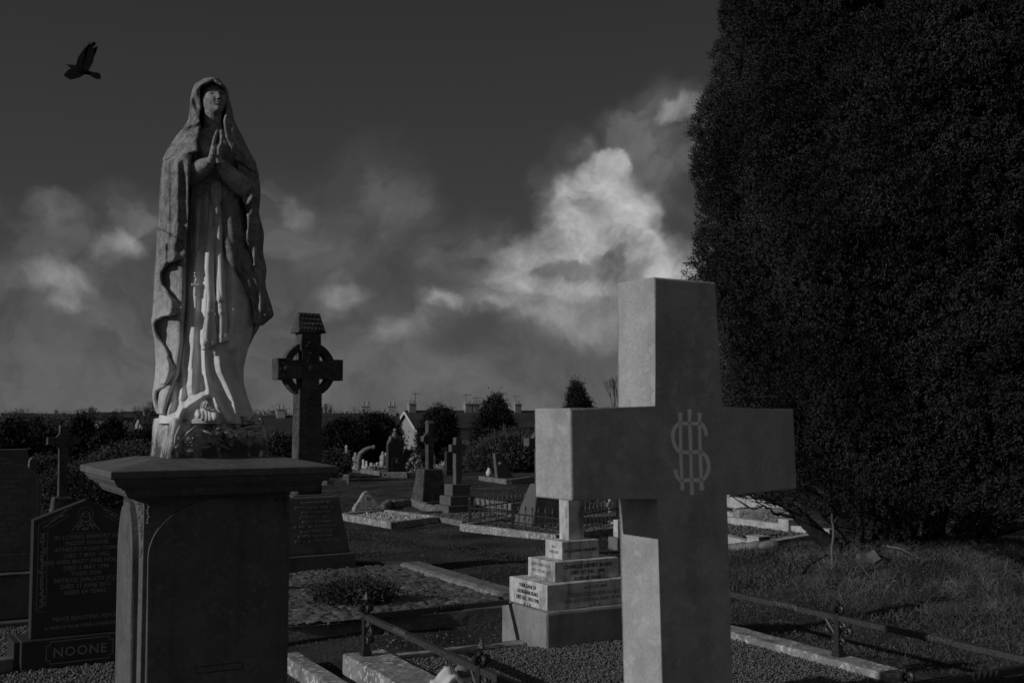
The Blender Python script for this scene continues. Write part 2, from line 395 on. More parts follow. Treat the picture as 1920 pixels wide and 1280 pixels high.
# ------------------------------------------------------------------ frame of the graves
TH = rad(57.5); AX = Vector((math.sin(TH), math.cos(TH), 0)); BX = Vector((-math.cos(TH), math.sin(TH), 0)); RZ = math.pi / 2 - TH
def fr(o, a, b, z=0.0):
    p = Vector(o) + AX * a + BX * b; return Vector((p.x, p.y, z))
MC = (4.35, 11.3)
def gh(x, y):
    x = np.asarray(x, float); y = np.asarray(y, float)
    g = .34 * np.exp(-(((x - MC[0]) / 2.4) ** 2 + ((y - MC[1]) / 1.5) ** 2))
    n = .018 * np.sin(x * 1.7 + .6 * np.sin(y * 1.1)) * np.cos(y * 1.3 + .5 * x) + .01 * np.sin(x * 4.1 + y * 2.3)
    fall = -np.clip(y - 36, 0, 400) * .028
    return g + n + fall - .015
def gz(x, y): return float(gh(x, y))
def ground():
    def axis(lo, f0, f1, hi, st):
        a = list(np.arange(f0, f1, st)); s = st; x = f1
        while x < hi: a.append(x); s *= 1.22; x += s
        s = st; x = f0; b = []
        while x > lo: s *= 1.22; x -= s; b.append(x)
        return np.array(b[::-1] + a)
    X = axis(-1500, -9, 11, 1500, .14); Y = axis(-60, 2, 22, 1600, .14)
    gx, gy = np.meshgrid(X, Y); V = np.stack([gx, gy, gh(gx, gy)], -1).reshape(-1, 3)
    nx, ny = len(X), len(Y); i = np.arange(nx * ny).reshape(ny, nx)
    Q = np.stack([i[:-1, :-1], i[:-1, 1:], i[1:, 1:], i[1:, :-1]], -1).reshape(-1, 4)
    m = plain('turf', .072, rough=.95, spec=.05, var=.6, scale=1.3, bump=.6)
    nt = m.node_tree; N = nt.nodes; L = nt.links; P = N['Principled BSDF']
    nz = N.new('ShaderNodeTexNoise'); nz.inputs['Scale'].default_value = 45; nz.inputs['Detail'].default_value = 8; nz.inputs['Roughness'].default_value = .75
    tc = N.new('ShaderNodeTexCoord'); L.new(tc.outputs['Object'], nz.inputs['Vector'])
    bp = N.new('ShaderNodeBump'); bp.inputs['Distance'].default_value = .05; bp.inputs['Strength'].default_value = 1; L.new(nz.outputs['Fac'], bp.inputs['Height']); L.new(bp.outputs[0], P.inputs['Normal'])
    o = link('ground', fastmesh('ground', V, Q), m, smooth=True); props(o, 'dark mown turf of the burial ground with a low mound under the yew', kind='structure')
ground()

def inpoly(x, y, poly):
    r = np.zeros(len(x), bool); n = len(poly)
    for i in range(n):
        x1, y1 = poly[i][0], poly[i][1]; x2, y2 = poly[(i + 1) % n][0], poly[(i + 1) % n][1]
        c = ((y1 > y) != (y2 > y)) & (x < (x2 - x1) * (y - y1) / (y2 - y1 + 1e-12) + x1); r ^= c
    return r
PLOTS = []
OCT = np.array([(1, 0, 0), (0, 1, 0), (-1, 0, 0), (0, -1, 0), (0, 0, 1), (0, 0, -1)], float)
OF = np.array([(0, 1, 4), (1, 2, 4), (2, 3, 4), (3, 0, 4), (1, 0, 5), (2, 1, 5), (3, 2, 5), (0, 3, 5)])
def pebbles(name, poly, z, dens, size, mat, label):
    P = np.array([(p[0], p[1]) for p in poly]); lo = P.min(0); hi = P.max(0)
    n = int((hi - lo).prod() * dens); x = RNG.uniform(lo[0], hi[0], n); y = RNG.uniform(lo[1], hi[1], n)
    k = inpoly(x, y, poly); x, y = x[k], y[k]; n = len(x)
    s = size * RNG.uniform(.5, 1.25, (n, 1, 1)) * RNG.uniform(.6, 1.3, (n, 1, 3)); s[:, :, 2] *= .7
    a = RNG.uniform(0, 6.28, n); ca, sa = np.cos(a)[:, None], np.sin(a)[:, None]
    V = OCT[None] * s + RNG.normal(0, size * .12, (n, 6, 3)); X = V[..., 0] * ca - V[..., 1] * sa; Yy = V[..., 0] * sa + V[..., 1] * ca
    tz = V[..., 2] + RNG.normal(0, .3, n)[:, None] * X
    V = np.stack([X + x[:, None], Yy + y[:, None], tz + z + RNG.uniform(-.3, .6, n)[:, None] * size], -1).reshape(-1, 3)
    Q = (OF[None] + 6 * np.arange(n)[:, None, None]).reshape(-1, 3)
    # bed under the stones
    nb = len(poly); base = len(V)
    V = np.vstack([V, np.array([(p[0], p[1], z - .006) for p in poly])]); T = np.array([(base, base + i, base + i + 1) for i in range(1, nb - 1)])
    Q = np.vstack([Q, T])
    o = link(name, fastmesh(name, V, Q, 3), mat); props(o, label, kind='stuff'); PLOTS.append(poly)
    return o

def text(body, size, mat, parent, loc, ext=.0012, align='CENTER', width=1.0, bold=0.0, sp=1.0, rot=None, name='inscription', line=1.0):
    c = bpy.data.curves.new('tx', 'FONT'); c.body = body; c.size = size; c.extrude = ext; c.align_x = align; c.align_y = 'TOP'
    c.offset = bold; c.space_character = sp; c.resolution_u = 2; c.space_line = line
    o = bpy.data.objects.new('tx', c); COL.objects.link(o)
    dg = bpy.context.evaluated_depsgraph_get(); me = bpy.data.meshes.new_from_object(o.evaluated_get(dg)); bpy.data.objects.remove(o)
    R = rot or Matrix.Rotation(math.pi / 2, 4, 'X')
    me.transform(Matrix.Translation(loc) @ R @ Matrix.Diagonal((width, 1, 1, 1)))
    return link(name, me, mat, parent)
def merge(objs, name):
    b = bmesh.new()
    for o in objs: b.from_mesh(o.data)
    me = bpy.data.meshes.new(name); b.to_mesh(me); b.free(); par = objs[0].parent; mt = objs[0].data.materials[0]
    for o in objs: bpy.data.objects.remove(o)
    return link(name, me, mt, par)

# ------------------------------------------------------------------ near cross with monogram
def big_cross():
    x0, y0 = .380, 2.658
    t = thing('stone_cross', 'large smooth pale stone Latin cross in the foreground with interlaced letters carved at its centre', 'grave cross', (x0, y0, 0), rad(90 - 57.16))
    D, L1, L2, zt, za, zb = .139, .346, .348, 1.918, 1.612, 1.412
    b = bmesh.new(); w = .1
    def X(z): return w + .003 * (za - z) * 0
    pts = [(-w * .97, zt), (-w, za), (-L1, za), (-L1, zb), (-w - .002, zb), (-w - .006, .44), (w + .006, .44), (w + .004, zb), (L2, zb), (L2, za), (w, za), (w * .97, zt)]
    mb = MB(); mb.prism([(p[0], p[1]) for p in pts[::-1]], -D / 2, D / 2, bev=.005)
    ed = None
    o = mb.done('cross_body', M['cross'], t)
    bb = bmesh.new(); bb.from_mesh(o.data)
    # round the arm-end edges that run front to back
    e = [q for q in bb.edges if abs(q.verts[0].co.x - q.verts[1].co.x) < 1e-4 and abs(q.verts[0].co.z - q.verts[1].co.z) < 1e-4 and q.calc_length() > D * .8]
    bmesh.ops.bevel(bb, geom=e, offset=.004, segments=2, profile=.5, affect='EDGES'); bb.to_mesh(o.data); bb.free()
    for v in o.data.vertices:      # the cross leans back a little
        v.co.x += -.003 * (v.co.z - 1.5) + .03 * (v.co.z - 1.5); v.co.y += .06 * (v.co.z - 1.5)
    mb = MB(); mb.box(-.3, .3, -.24, .24, .2, .44, bev=.012); mb.done('plinth', M['cross'], t)
    mb = MB(); mb.box(-.42, .42, -.35, .35, -.05, .2, bev=.015); mb.done('plinth', M['gran'], t)
    # monogram, outline positions measured on the front face
    A = Vector((math.sin(rad(57.16)), math.cos(rad(57.16)), 0)); B = Vector((-A.y, A.x, 0)); C0 = Vector((x0, y0, 0))
    def onface(zx, zy):
        u, v = 1230 + zx / 6.4, 740 + zy / 6.4
        a, c = ray(u, v); d = Vector((a, 1, c)); o_ = Vector((0, 0, CAMZ))
        # plane: (P-C0).B = -D/2 + .06*(z-1.5)
        n = Vector((B.x, B.y, -.06)); k = -D / 2 - .09
        tt = (k + n.dot(Vector((C0.x, C0.y, 0))) - n.dot(o_)) / n.dot(d)
        P = o_ + d * tt; q = P - C0
        return q.dot(A), P.z
    def strip(pl, wd):
        mb_ = bmesh.new(); n = len(pl); W = wd if isinstance(wd, (list, tuple)) else [wd] * n
        V = []
        for i in range(n):
            p = Vector(pl[i]); tdir = (Vector(pl[min(i + 1, n - 1)]) - Vector(pl[max(i - 1, 0)])).normalized(); nn = Vector((-tdir.y, tdir.x))
            l = onface(*(p + nn * W[i] / 2)); r = onface(*(p - nn * W[i] / 2)); V.append((l, r))
        rows = []
        for l, r in V:
            q = []
            for (x, z), off in ((l, .0004), (l, -.0005), (r, -.0005), (r, .0004)):
                q.append(mb_.verts.new((x, -D / 2 + .06 * (z - 1.5) + off, z)))
            rows.append(q)
        for i in range(n - 1):
            for k in range(4): mb_.faces.new((rows[i][k], rows[i][(k + 1) % 4], rows[i + 1][(k + 1) % 4], rows[i + 1][k]))
        mb_.faces.new(rows[0][::-1]); mb_.faces.new(rows[-1])
        return mb_
    def smooth(pl, n=6):
        P = [Vector(p) for p in pl]; out = []
        for i in range(len(P) - 1):
            p0, p1, p2, p3 = P[max(i - 1, 0)], P[i], P[i + 1], P[min(i + 2, len(P) - 1)]
            for k in range(n):
                s = k / n; out.append(.5 * ((2 * p1) + (-p0 + p2) * s + (2 * p0 - 5 * p1 + 4 * p2 - p3) * s * s + (-p0 + 3 * p1 - 3 * p2 + p3) * s ** 3))
        return out + [P[-1]]
    mb = MB()
    S = smooth([(606, 490), (590, 420), (560, 365), (520, 345), (400, 345), (290, 345), (235, 380), (205, 450), (205, 540), (235, 625), (290, 680), (400, 690), (510, 685), (560, 700), (610, 760), (632, 850), (620, 930), (580, 1000), (540, 1022), (420, 1022), (300, 1022), (255, 985), (236, 940), (232, 895)])
    mb.add(strip(S, 44))
    for pts_, ws in (([(288, 215), (292, 330), (296, 660), (308, 1000), (318, 1145)], [56, 36, 38, 34, 46]),
                     ([(402, 172), (403, 330), (412, 520), (416, 700), (424, 1000), (433, 1198)], [54, 34, 44, 34, 32, 54]),
                     ([(522, 215), (521, 330), (530, 660), (542, 1000), (550, 1143)], [50, 34, 38, 36, 62])):
        k = smooth(pts_, 4); n = len(k); xi = [i / 4 for i in range(n)]
        mb.add(strip(k, [float(np.interp(q, range(len(ws)), ws)) for q in xi]))
    mb.done('carved_monogram', M['carve'], t)
big_cross()

# ------------------------------------------------------------------ pedestal
PX, PY, PRZ = -1.485, 5.431, rad(30); PS = .8     # carved at PS of the size first measured
def arch_frame(mb, hw, z0, z1, ow, spring, apex, y0, y1, pointed=False, n=14, M_=None):
    """wall -hw..hw with an arched opening, front at y0, back at y1"""
    pts = [(-ow, z0), (-ow, spring)]
    for i in range(1, n):
        f = i / n
        if pointed:
            x = -ow + ow * f * 1.0 if f <= 1 else 0
            a = f * math.pi / 2; pts.append((-ow * math.cos(a) ** .9, spring + (apex - spring) * (math.sin(a)) ** 1.15))
        else:
            a = f * math.pi / 2; pts.append((-ow * math.cos(a), spring + (apex - spring) * math.sin(a)))
    pts.append((0, apex)); pts = pts + [(-x, z) for x, z in pts[-2::-1]]
    out = []
    for x, z in pts:
        if z <= spring: out.append((-hw if x < 0 else hw, z))
        else:
            # radial to rectangle
            cx, cz = 0, spring; dx, dz = x - cx, z - cz
            s = min((hw / abs(dx)) if abs(dx) > 1e-6 else 1e9, ((z1 - cz) / dz) if dz > 1e-6 else 1e9); out.append((cx + dx * s, cz + dz * s))
    b = bmesh.new(); 
    I = [b.verts.new((x, y0, z)) for x, z in pts]; O = [b.verts.new((x, y0, z)) for x, z in out]; R = [b.verts.new((x * .965, y1, z if z <= spring else spring + (z - spring) * .97)) for x, z in pts]
    Ob = [b.verts.new((x, y1, z)) for x, z in out]
    for i in range(len(pts) - 1):
        b.faces.new((O[i], O[i + 1], I[i + 1], I[i])); b.faces.new((I[i], I[i + 1], R[i + 1], R[i])); b.faces.new((O[i + 1], O[i], Ob[i], Ob[i + 1]))
    # corner pieces
    for sx in (-1, 1):
        c = b.verts.new((sx * hw, y0, z1)); k = [v for v in O if abs(v.co.x - sx * hw) < 1e-5 and v.co.z > spring]; h = [v for v in O if abs(v.co.z - z1) < 1e-5 and abs(v.co.x) < hw - 1e-5]
        if k and h:
            kk = max(k, key=lambda v: v.co.z); hh = min(h, key=lambda v: abs(v.co.x - sx * hw))
            b.faces.new((kk, hh, c) if sx > 0 else (kk, c, hh))
    if M_: b.transform(M_)
    mb.add(b)
def pedestal():
    t = thing('pedestal', 'tall dark granite pedestal with arched panels and wide moulded cap, under the praying statue', 'pedestal', (PX * PS, PY * PS, CAMZ * (1 - PS)), PRZ); t.scale = (PS, PS, PS)
    w, e, o, oc = .343, .226, .178, .084
    mb = MB()
    mb.box(-w - o, w + o, -e - o, e + o, 1.317, 1.349, bev=.003)
    mb.box(-w - o + .004, w + o - .004, -e - o + .004, e + o - .004, 1.3495, 1.392, top=(.21, .19), bev=.002)
    mb.done('cap_slab', M['pedestal'], t)
    mb = MB()
    def ring(pro):   # moulding profile: list of (overhang, z) downwards
        for (o1, z1), (o2, z2) in zip(pro[:-1], pro[1:]):
            if abs(z1 - z2) < 1e-6: continue
            b = bmesh.new(); P = []
            for oo, z in ((o1, z1), (o2, z2)):
                P.append([b.verts.new(q) for q in ((-w - oo, -e - oo, z), (w + oo, -e - oo, z), (w + oo, e + oo, z), (-w - oo, e + oo, z))])
            for k in range(4): b.faces.new((P[0][k], P[1][k], P[1][(k + 1) % 4], P[0][(k + 1) % 4]))
            b.faces.new(P[0]); b.faces.new(P[1][::-1]); mb.add(b)
    ring([(.162, 1.3168), (.156, 1.300), (.140, 1.279)]); ring([(.122, 1.2788), (.120, 1.266)]); ring([(.106, 1.2658), (.100, 1.250), (.086, 1.229)]); ring([(.012, 1.2288), (.002, 1.222)])
    mb.done('cornice', M['pedestal'], t)
    mb = MB(); mb.box(-w, w, -e, e, .26, 1.2286, bev=.004); mb.done('shaft', M['pedestal'], t)
    def lancet(x0, x1, z0, spring, apex, pw, th):
        c = (x0 + x1) / 2; h = (x1 - x0) / 2; pts = [(x0, z0), (x1, z0)] + [(c + h * math.cos(a) ** pw[0], spring + (apex - spring) * math.sin(a) ** pw[1]) for a in np.linspace(0, math.pi / 2, 14)]
        pts += [(2 * c - x, z) for x, z in pts[-2:1:-1]]
        m2 = MB(); m2.prism(pts, -th, .01, bev=.009); return m2
    for sg in (1, -1):
        m2 = lancet(-w + .022, w - .022, .27, .95, 1.205, (1, 1), .016); m2.bm.transform(Matrix.Rotation(0 if sg > 0 else math.pi, 4, 'Z') @ Matrix.Translation((0, -e, 0))); m2.done('arched_panel', M['pedestal'], t)
        m2 = lancet(-e + .018, e - .078, .27, .92, 1.19, (.85, 1.1), .028); m2.bm.transform(Matrix.Scale(sg, 4, (1, 0, 0)) @ Matrix.Rotation(-math.pi / 2, 4, 'Z') @ Matrix.Translation((0, -w, 0))); m2.done('arched_panel', M['pedestal'], t)
    # carved leaf sprays in the spandrels
    mb = MB()
    for sx in (-1, 1):
        for k in range(7):
            z = 1.19 - .014 * k; x = sx * (w - .022 - .003 * math.sin(k * 2)); mb.ball((x, -e - .003, z), (.010 - .0006 * k, .008, .009), 1)
            if k < 3: mb.ball((sx * (w - .045 - .012 * k), -e - .002, 1.195 - .004 * k), (.011, .008, .008), 1)
    rnd = random.Random(4)
    for _ in range(110):
        y = rnd.uniform(.0, e - .014); z = rnd.uniform(.93, 1.215); a = math.acos(min(1, y / (e - .05)) ** (1 / .9)) if y < e - .05 else 0
        if z > .95 + .27 * math.sin(a) ** 1.1 + .008 and (y > e - .05 or a > 0):
            for sg in (-1, 1): mb.ball((-w - .001, sg * y, z), (.006, .013, .008), 1, Matrix.Rotation(rnd.uniform(-1.5, 1.5), 4, 'X'))
    mb.done('leaf_carving', M['pedestal'], t, True)
    mb = MB(); mb.box(-w - .09, w + .09, -e - .09, e + .09, .10, .26, bev=.012); mb.box(-w - .2, w + .2, -e - .2, e + .2, -.46, .098, bev=.015); mb.done('plinth', M['pedestal'], t)
    mb = MB(); z0 = .44
    for a, b_, c, d in ((-.10, .12, z0, z0 + .003), (-.10, .12, z0 - .03, z0 - .027), (-.10, -.097, z0 - .027, z0), (.117, .12, z0 - .027, z0)): mb.box(a, b_, -e - .0175, -e - .0155, c, d)
    mb.done('engraved_border', M['letters_d'], t)
pedestal()

# ------------------------------------------------------------------ crosses and headstones
def cross_outline(hw, arm, z0, za0, za1, z1):
    return [(-hw, z0), (hw, z0), (hw, za0), (arm, za0), (arm, za1), (hw, za1), (hw, z1), (-hw, z1), (-hw, za1), (-arm, za1), (-arm, za0), (-hw, za0)]
def ringgeo(mb, R, r, y, cz, n=40, th=None):
    b = bmesh.new(); rows = []
    for i in range(n):
        a = 2 * math.pi * i / n; c, s = math.cos(a), math.sin(a)
        rows.append([b.verts.new((rr * c, yy, cz + rr * s)) for rr, yy in ((R, -y), (R, y), (r, y), (r, -y))])
    for i in range(n):
        for k in range(4): b.faces.new((rows[i][k], rows[i][(k + 1) % 4], rows[(i + 1) % n][(k + 1) % 4], rows[(i + 1) % n][k]))
    mb.add(b)
def celtic_tall():
    o = gp(586, 1062); 
    t = thing('celtic_cross', 'tall blackened Celtic ring cross with house-shaped top on a tapering inscribed base', 'celtic cross', (-2.035, 11.05, 0), RZ)
    d = 11.05
    zc = zat(693, d); hw = .118; D = .085
    zt = zat(622, d); z0 = zat(925, d)
    mb = MB(); pts = [(-hw - .012, z0), (hw + .012, z0), (hw, zc - .20), (.082, zc - .17), (.082, zc - .082), (.19, zc - .082), (.21, zc - .105), (.345, zc - .105), (.345, zc + .105), (.21, zc + .105), (.19, zc + .082), (.082, zc + .082), (.082, zc + .17), (hw - .01, zc + .2), (hw - .015, zt), (-hw + .015, zt), (-hw + .01, zc + .2), (-.082, zc + .17), (-.082, zc + .082), (-.19, zc + .082), (-.21, zc + .105), (-.345, zc + .105), (-.345, zc - .105), (-.21, zc - .105), (-.19, zc - .082), (-.082, zc - .082), (-.082, zc - .17), (-hw, zc - .20)]
    mb.prism(pts, -D, D, bev=.008)
    mb.done('cross_body', M['celtic'], t)
    mb = MB(); ringgeo(mb, .275, .205, D * .62, zc); mb.done('ring', M['celtic'], t)
    mb = MB(); e = hw + .022
    b = bmesh.new(); z1 = zt; z2 = zat(587, d); dy = D + .025; s = [(-e, -dy, z1), (e, -dy, z1), (e, dy, z1), (-e, dy, z1), (-e * .8, -.02, z2), (e * .8, -.02, z2), (e * .8, .02, z2), (-e * .8, .02, z2)]
    vs = [b.verts.new(q) for q in s]
    for f in ((0, 3, 2, 1), (4, 5, 6, 7), (0, 1, 5, 4), (1, 2, 6, 5), (2, 3, 7, 6), (3, 0, 4, 7)): b.faces.new([vs[i] for i in f])
    mb.add(b); mb.box(-e - .004, e + .004, -dy - .006, dy + .006, z1 - .015, z1 + .002)
    for i in range(4):
        for k in range(6):
            f = (i + .5) / 4; mb.ball((-e * .85 + (k + .5 * (i % 2)) * e * .29, -dy + f * (dy - .02), z1 + (z2 - z1) * f), (.013, .01, .013), 1)
    mb.done('roof_cap', M['celtic'], t)
    mb = MB()   # interlace carving: knotwork bosses and plaits
    for k in range(26):
        f = k / 25; z = z0 + .02 + (zc - .2 - z0) * f
        for sg in (-1, 1):
            mb.ball((sg * .045 * math.sin(k * 1.25), -D + .001, z), (.024, .006, .011), 1, Matrix.Rotation(sg * .7, 4, 'Y'))
        mb.ball((-hw - .003, 0.02 * math.sin(k * 1.9), z), (.006, .028, .011), 1, Matrix.Rotation(.6, 4, 'X'))
    for sg in (-1, 1):
        for z_ in np.linspace(z0, zc - .15, 38): mb.box(sg * (hw - .006) - .007, sg * (hw - .006) + .007, -D - .004, -D + .001, z_, z_ + .014)
        mb.ball((sg * .25, -D, zc), (.04, .008, .04), 2)
        for k in range(6):
            a = k * math.pi / 3; mb.ball((sg * .25 + .065 * math.cos(a), -D, zc + .065 * math.sin(a)), (.013, .006, .012), 1)
    mb.ball((0, -D, zc), (.045, .014, .045), 2)
    for k in range(10):
        a = k * math.pi / 5; mb.ball((.09 * math.cos(a), -D, zc + .09 * math.sin(a)), (.015, .006, .012), 1)
    for k in range(5): mb.ball((0.05 * math.sin(k * 2), -D, zc + .16 + k * .035), (.03, .008, .014), 1)
    mb.done('knotwork_carving', M['celtic'], t, True)
    zb1 = zat(928, d); zb0 = zat(1034, d)
    mb = MB(); mb.box(-.36, .36, -.27, .27, zb0, zb1, top=(.095, .08), bev=.02, seg=3); mb.box(-.2, .2, -.16, .16, zb1 + .0, zb1 + .012, bev=.004); mb.done('tapered_base', M['celtic_base'], t)
    mb = MB(); mb.box(-.40, .40, -.31, .31, .06, zb0 - .001, bev=.01); mb.done('plinth', M['celtic_base'], t)
    mb = MB(); mb.box(-.5, .62, -.62, .40, -.06, .058, bev=.015, rough=.006); mb.done('footing', M['kerb_grey'], t)
    # rows of weathered letters, too worn to read
    mb = MB(); rnd = random.Random(4)
    for r in range(9):
        z = zb1 - .06 - r * .045; f = (zb1 - z) / (zb1 - zb0); y = -.19 - .08 * f; half = .16 + .03 * math.sin(r * 1.7) + .05 * f; x = -half
        while x < half:
            wd = rnd.uniform(.008, .02)
            if rnd.random() > .18: mb.box(x, x + wd * .35, y - .004, y + .004, z - .011, z + .011); mb.box(x + wd * .35, x + wd, y - .004, y + .004, z + rnd.choice((-.011, .0, .007)), z + .011)
            x += wd + .007
    mb.done('worn_inscription', M['letters'], t)
celtic_tall()

def paired_headstone():
    c = gp(38, 1266, 0.0)
    t = thing('headstone', 'polished dark headstone with pointed top, engraved robed figure and leafy border, left of pedestal', 'headstone', (c.x, c.y, 0), RZ)
    zt0 = .215
    W, H = .62, .72
    mb = MB(); mb.box(0, .80, 0, .26, -.04, zt0 - .012, bev=.006); mb.box(-.035, .0, .05, .30, -.04, zt0 - .02, bev=.004); mb.done('base', M['dark_gran'], t)
    x0 = .06; x1 = x0 + W; xc = (x0 + x1) / 2; y0 = .05
    mb = MB(); pts = [(x0, zt0 - .011), (x1, zt0 - .011), (x1, zt0 + H), (xc, zt0 + H + .115), (x0, zt0 + H)]
    mb.prism(pts, y0, y0 + .09, bev=.004); mb.done('tablet', M['dark_gran'], t)
    # raised pale edge and engraved leafy border
    mb = MB()
    def bar(p, q, wd, yy=y0 - .0015):
        p = Vector(p); q = Vector(q); d = (q - p).normalized(); n = Vector((-d.y, d.x)) * wd / 2
        V = [(p + n), (p - n), (q - n), (q + n)]; b = bmesh.new()
        A_ = [b.verts.new((v.x, yy, v.y)) for v in V]; B_ = [b.verts.new((v.x, yy + .0025, v.y)) for v in V]
        for k in range(4): b.faces.new((A_[k], A_[(k + 1) % 4], B_[(k + 1) % 4], B_[k]))
        b.faces.new(A_[::-1]); b.faces.new(B_); mb.add(b)
    T = zt0 + H
    bar((x0 + .03, zt0 + .16), (x0 + .03, T - .03), .003); bar((x0 + .085, zt0 + .18), (x0 + .085, T - .055), .003); bar((x0 + .03, zt0 + .16), (x0 + .085, zt0 + .145), .003)
    bar((x1 - .03, zt0 + .16), (x1 - .03, T - .03), .003); bar((x1 - .085, zt0 + .18), (x1 - .085, T - .055), .003)
    for sx in (-1, 1):
        bar((xc + sx * (W / 2 - .03), T - .03), (xc + sx * .09, T + .067), .003); bar((xc + sx * (W / 2 - .085), T - .055), (xc + sx * .10, T + .02), .003)
    rnd = random.Random(3)
    for k in range(22):
        z = zt0 + .19 + k * .021
        for cx in (x0 + .057, x1 - .057):
            a = rnd.choice((-1.0, 1.0, .3, -.4)); j = lambda s: rnd.uniform(-s, s); b = Vector((cx - .012 * a + j(.006), z - .010 + j(.004))); m_ = Vector((cx + .010 * a + j(.008), z + .006 + j(.006))); bar(b, m_, .006 + rnd.random() * .007); bar(m_, (m_.x + j(.012), m_.y + .012 + j(.004)), .004 + rnd.random() * .004); bar((cx + j(.012), z - .01), (cx + j(.014), z + .008), .003 + rnd.random() * .006)
    for sx in (-1, 1):
        for k in range(8):
            f = k / 7; px = xc + sx * (.12 + f * (W / 2 - .19)); pz = T + .05 - f * .085; bar((px - .014, pz - .008 + rnd.uniform(-.005, .005)), (px + rnd.uniform(.004, .016), pz + rnd.uniform(-.014, .014)), .004 + rnd.random() * .008); bar((px, pz + rnd.uniform(-.01, .01)), (px + rnd.uniform(-.01, .02), pz + rnd.uniform(-.012, .012)), .005)
    mb.done('engraved_border', M['letters'], t)
    # engraved robed figure with a halo
    mb = MB(); cz = T + .005
    ringpts = [(xc + .045 * math.cos(a), cz + .018 + .045 * math.sin(a)) for a in np.linspace(0, 2 * math.pi, 19)]
    for p, q in zip(ringpts[:-1], ringpts[1:]): bar(p, q, .003)
    hp = [(xc + .015 * math.cos(a), cz + .02 + .02 * math.sin(a)) for a in np.linspace(0, 2 * math.pi, 13)]
    for p, q in zip(hp[:-1], hp[1:]): bar(p, q, .003)
    for sx in (-1, 1):
        bar((xc + sx * .02, cz + .03), (xc + sx * .028, cz - .01), .008); bar((xc + sx * .03, cz - .012), (xc + sx * .085, cz - .085), .005); bar((xc + sx * .018, cz - .015), (xc + sx * .05, cz - .08), .009); bar((xc + sx * .06, cz - .055), (xc + sx * .01, cz - .05), .010)
        bar((xc + sx * .004, cz + .026), (xc + sx * .010, cz + .026), .004)
    bar((xc - .02, cz - .075), (xc + .02, cz - .072), .012); bar((xc - .012, cz - .03), (xc + .012, cz - .03), .008); bar((xc - .10, cz - .10), (xc + .10, cz - .10), .002); bar((xc - .008, cz + .005), (xc + .008, cz + .005), .004)
    mb.done('engraved_figure', M['letters'], t)
    L = [('IN LOVING MEMORY OF', 0), ('PADDY NOONE', 1), ('ATHENRY ROAD TUAM', 2), ('DIED 7 MAY 1953', 3), ('HIS WIFE MARY (NEE NOLAN)', 4), ('DIED 3 MAY 1996', 5), ('THEIR SON', 6), ('PATRICK JARLATH (P.J.)', 7), ('DIED 11 JUNE 2012', 8), ('AGED 64 YEARS.', 9), ('PEACE BEAUTIFUL PEACE', 13.2), ('A TRIBUTE FROM THEIR LOVING FAMILY', 14.6)]
    ob = []
    for s, k in L:
        sz = .036 if k < 13 else (.034 if k < 14 else .026); z = zt0 + H - .10 - k * .0385
        ob.append(text(s, sz, M['letters'], t, (xc + .012, y0 - .001, z), bold=.0006, sp=1.08, width=.95))
    merge(ob, 'inscription')
    n = text('NOONE', .082, M['letters'], t, (.345, -.002, zt0 - .060), bold=.0012, sp=1.12, name='surname_lettering')
    mb = MB(); a, b_, c_, d_ = .145, .545, .05, .185; q = .022
    P = [(a + q, c_), (b_ - q, c_), (b_ - q, c_ + q), (b_, c_ + q), (b_, d_ - q), (b_ - q, d_ - q), (b_ - q, d_), (a + q, d_), (a + q, d_ - q), (a, d_ - q), (a, c_ + q), (a + q, c_ + q)]
    y0 = 0
    for p, r in zip(P, P[1:] + P[:1]): bar(p, r, .005, -.0015)
    mb.done('name_frame', M['letters'], t)
paired_headstone()

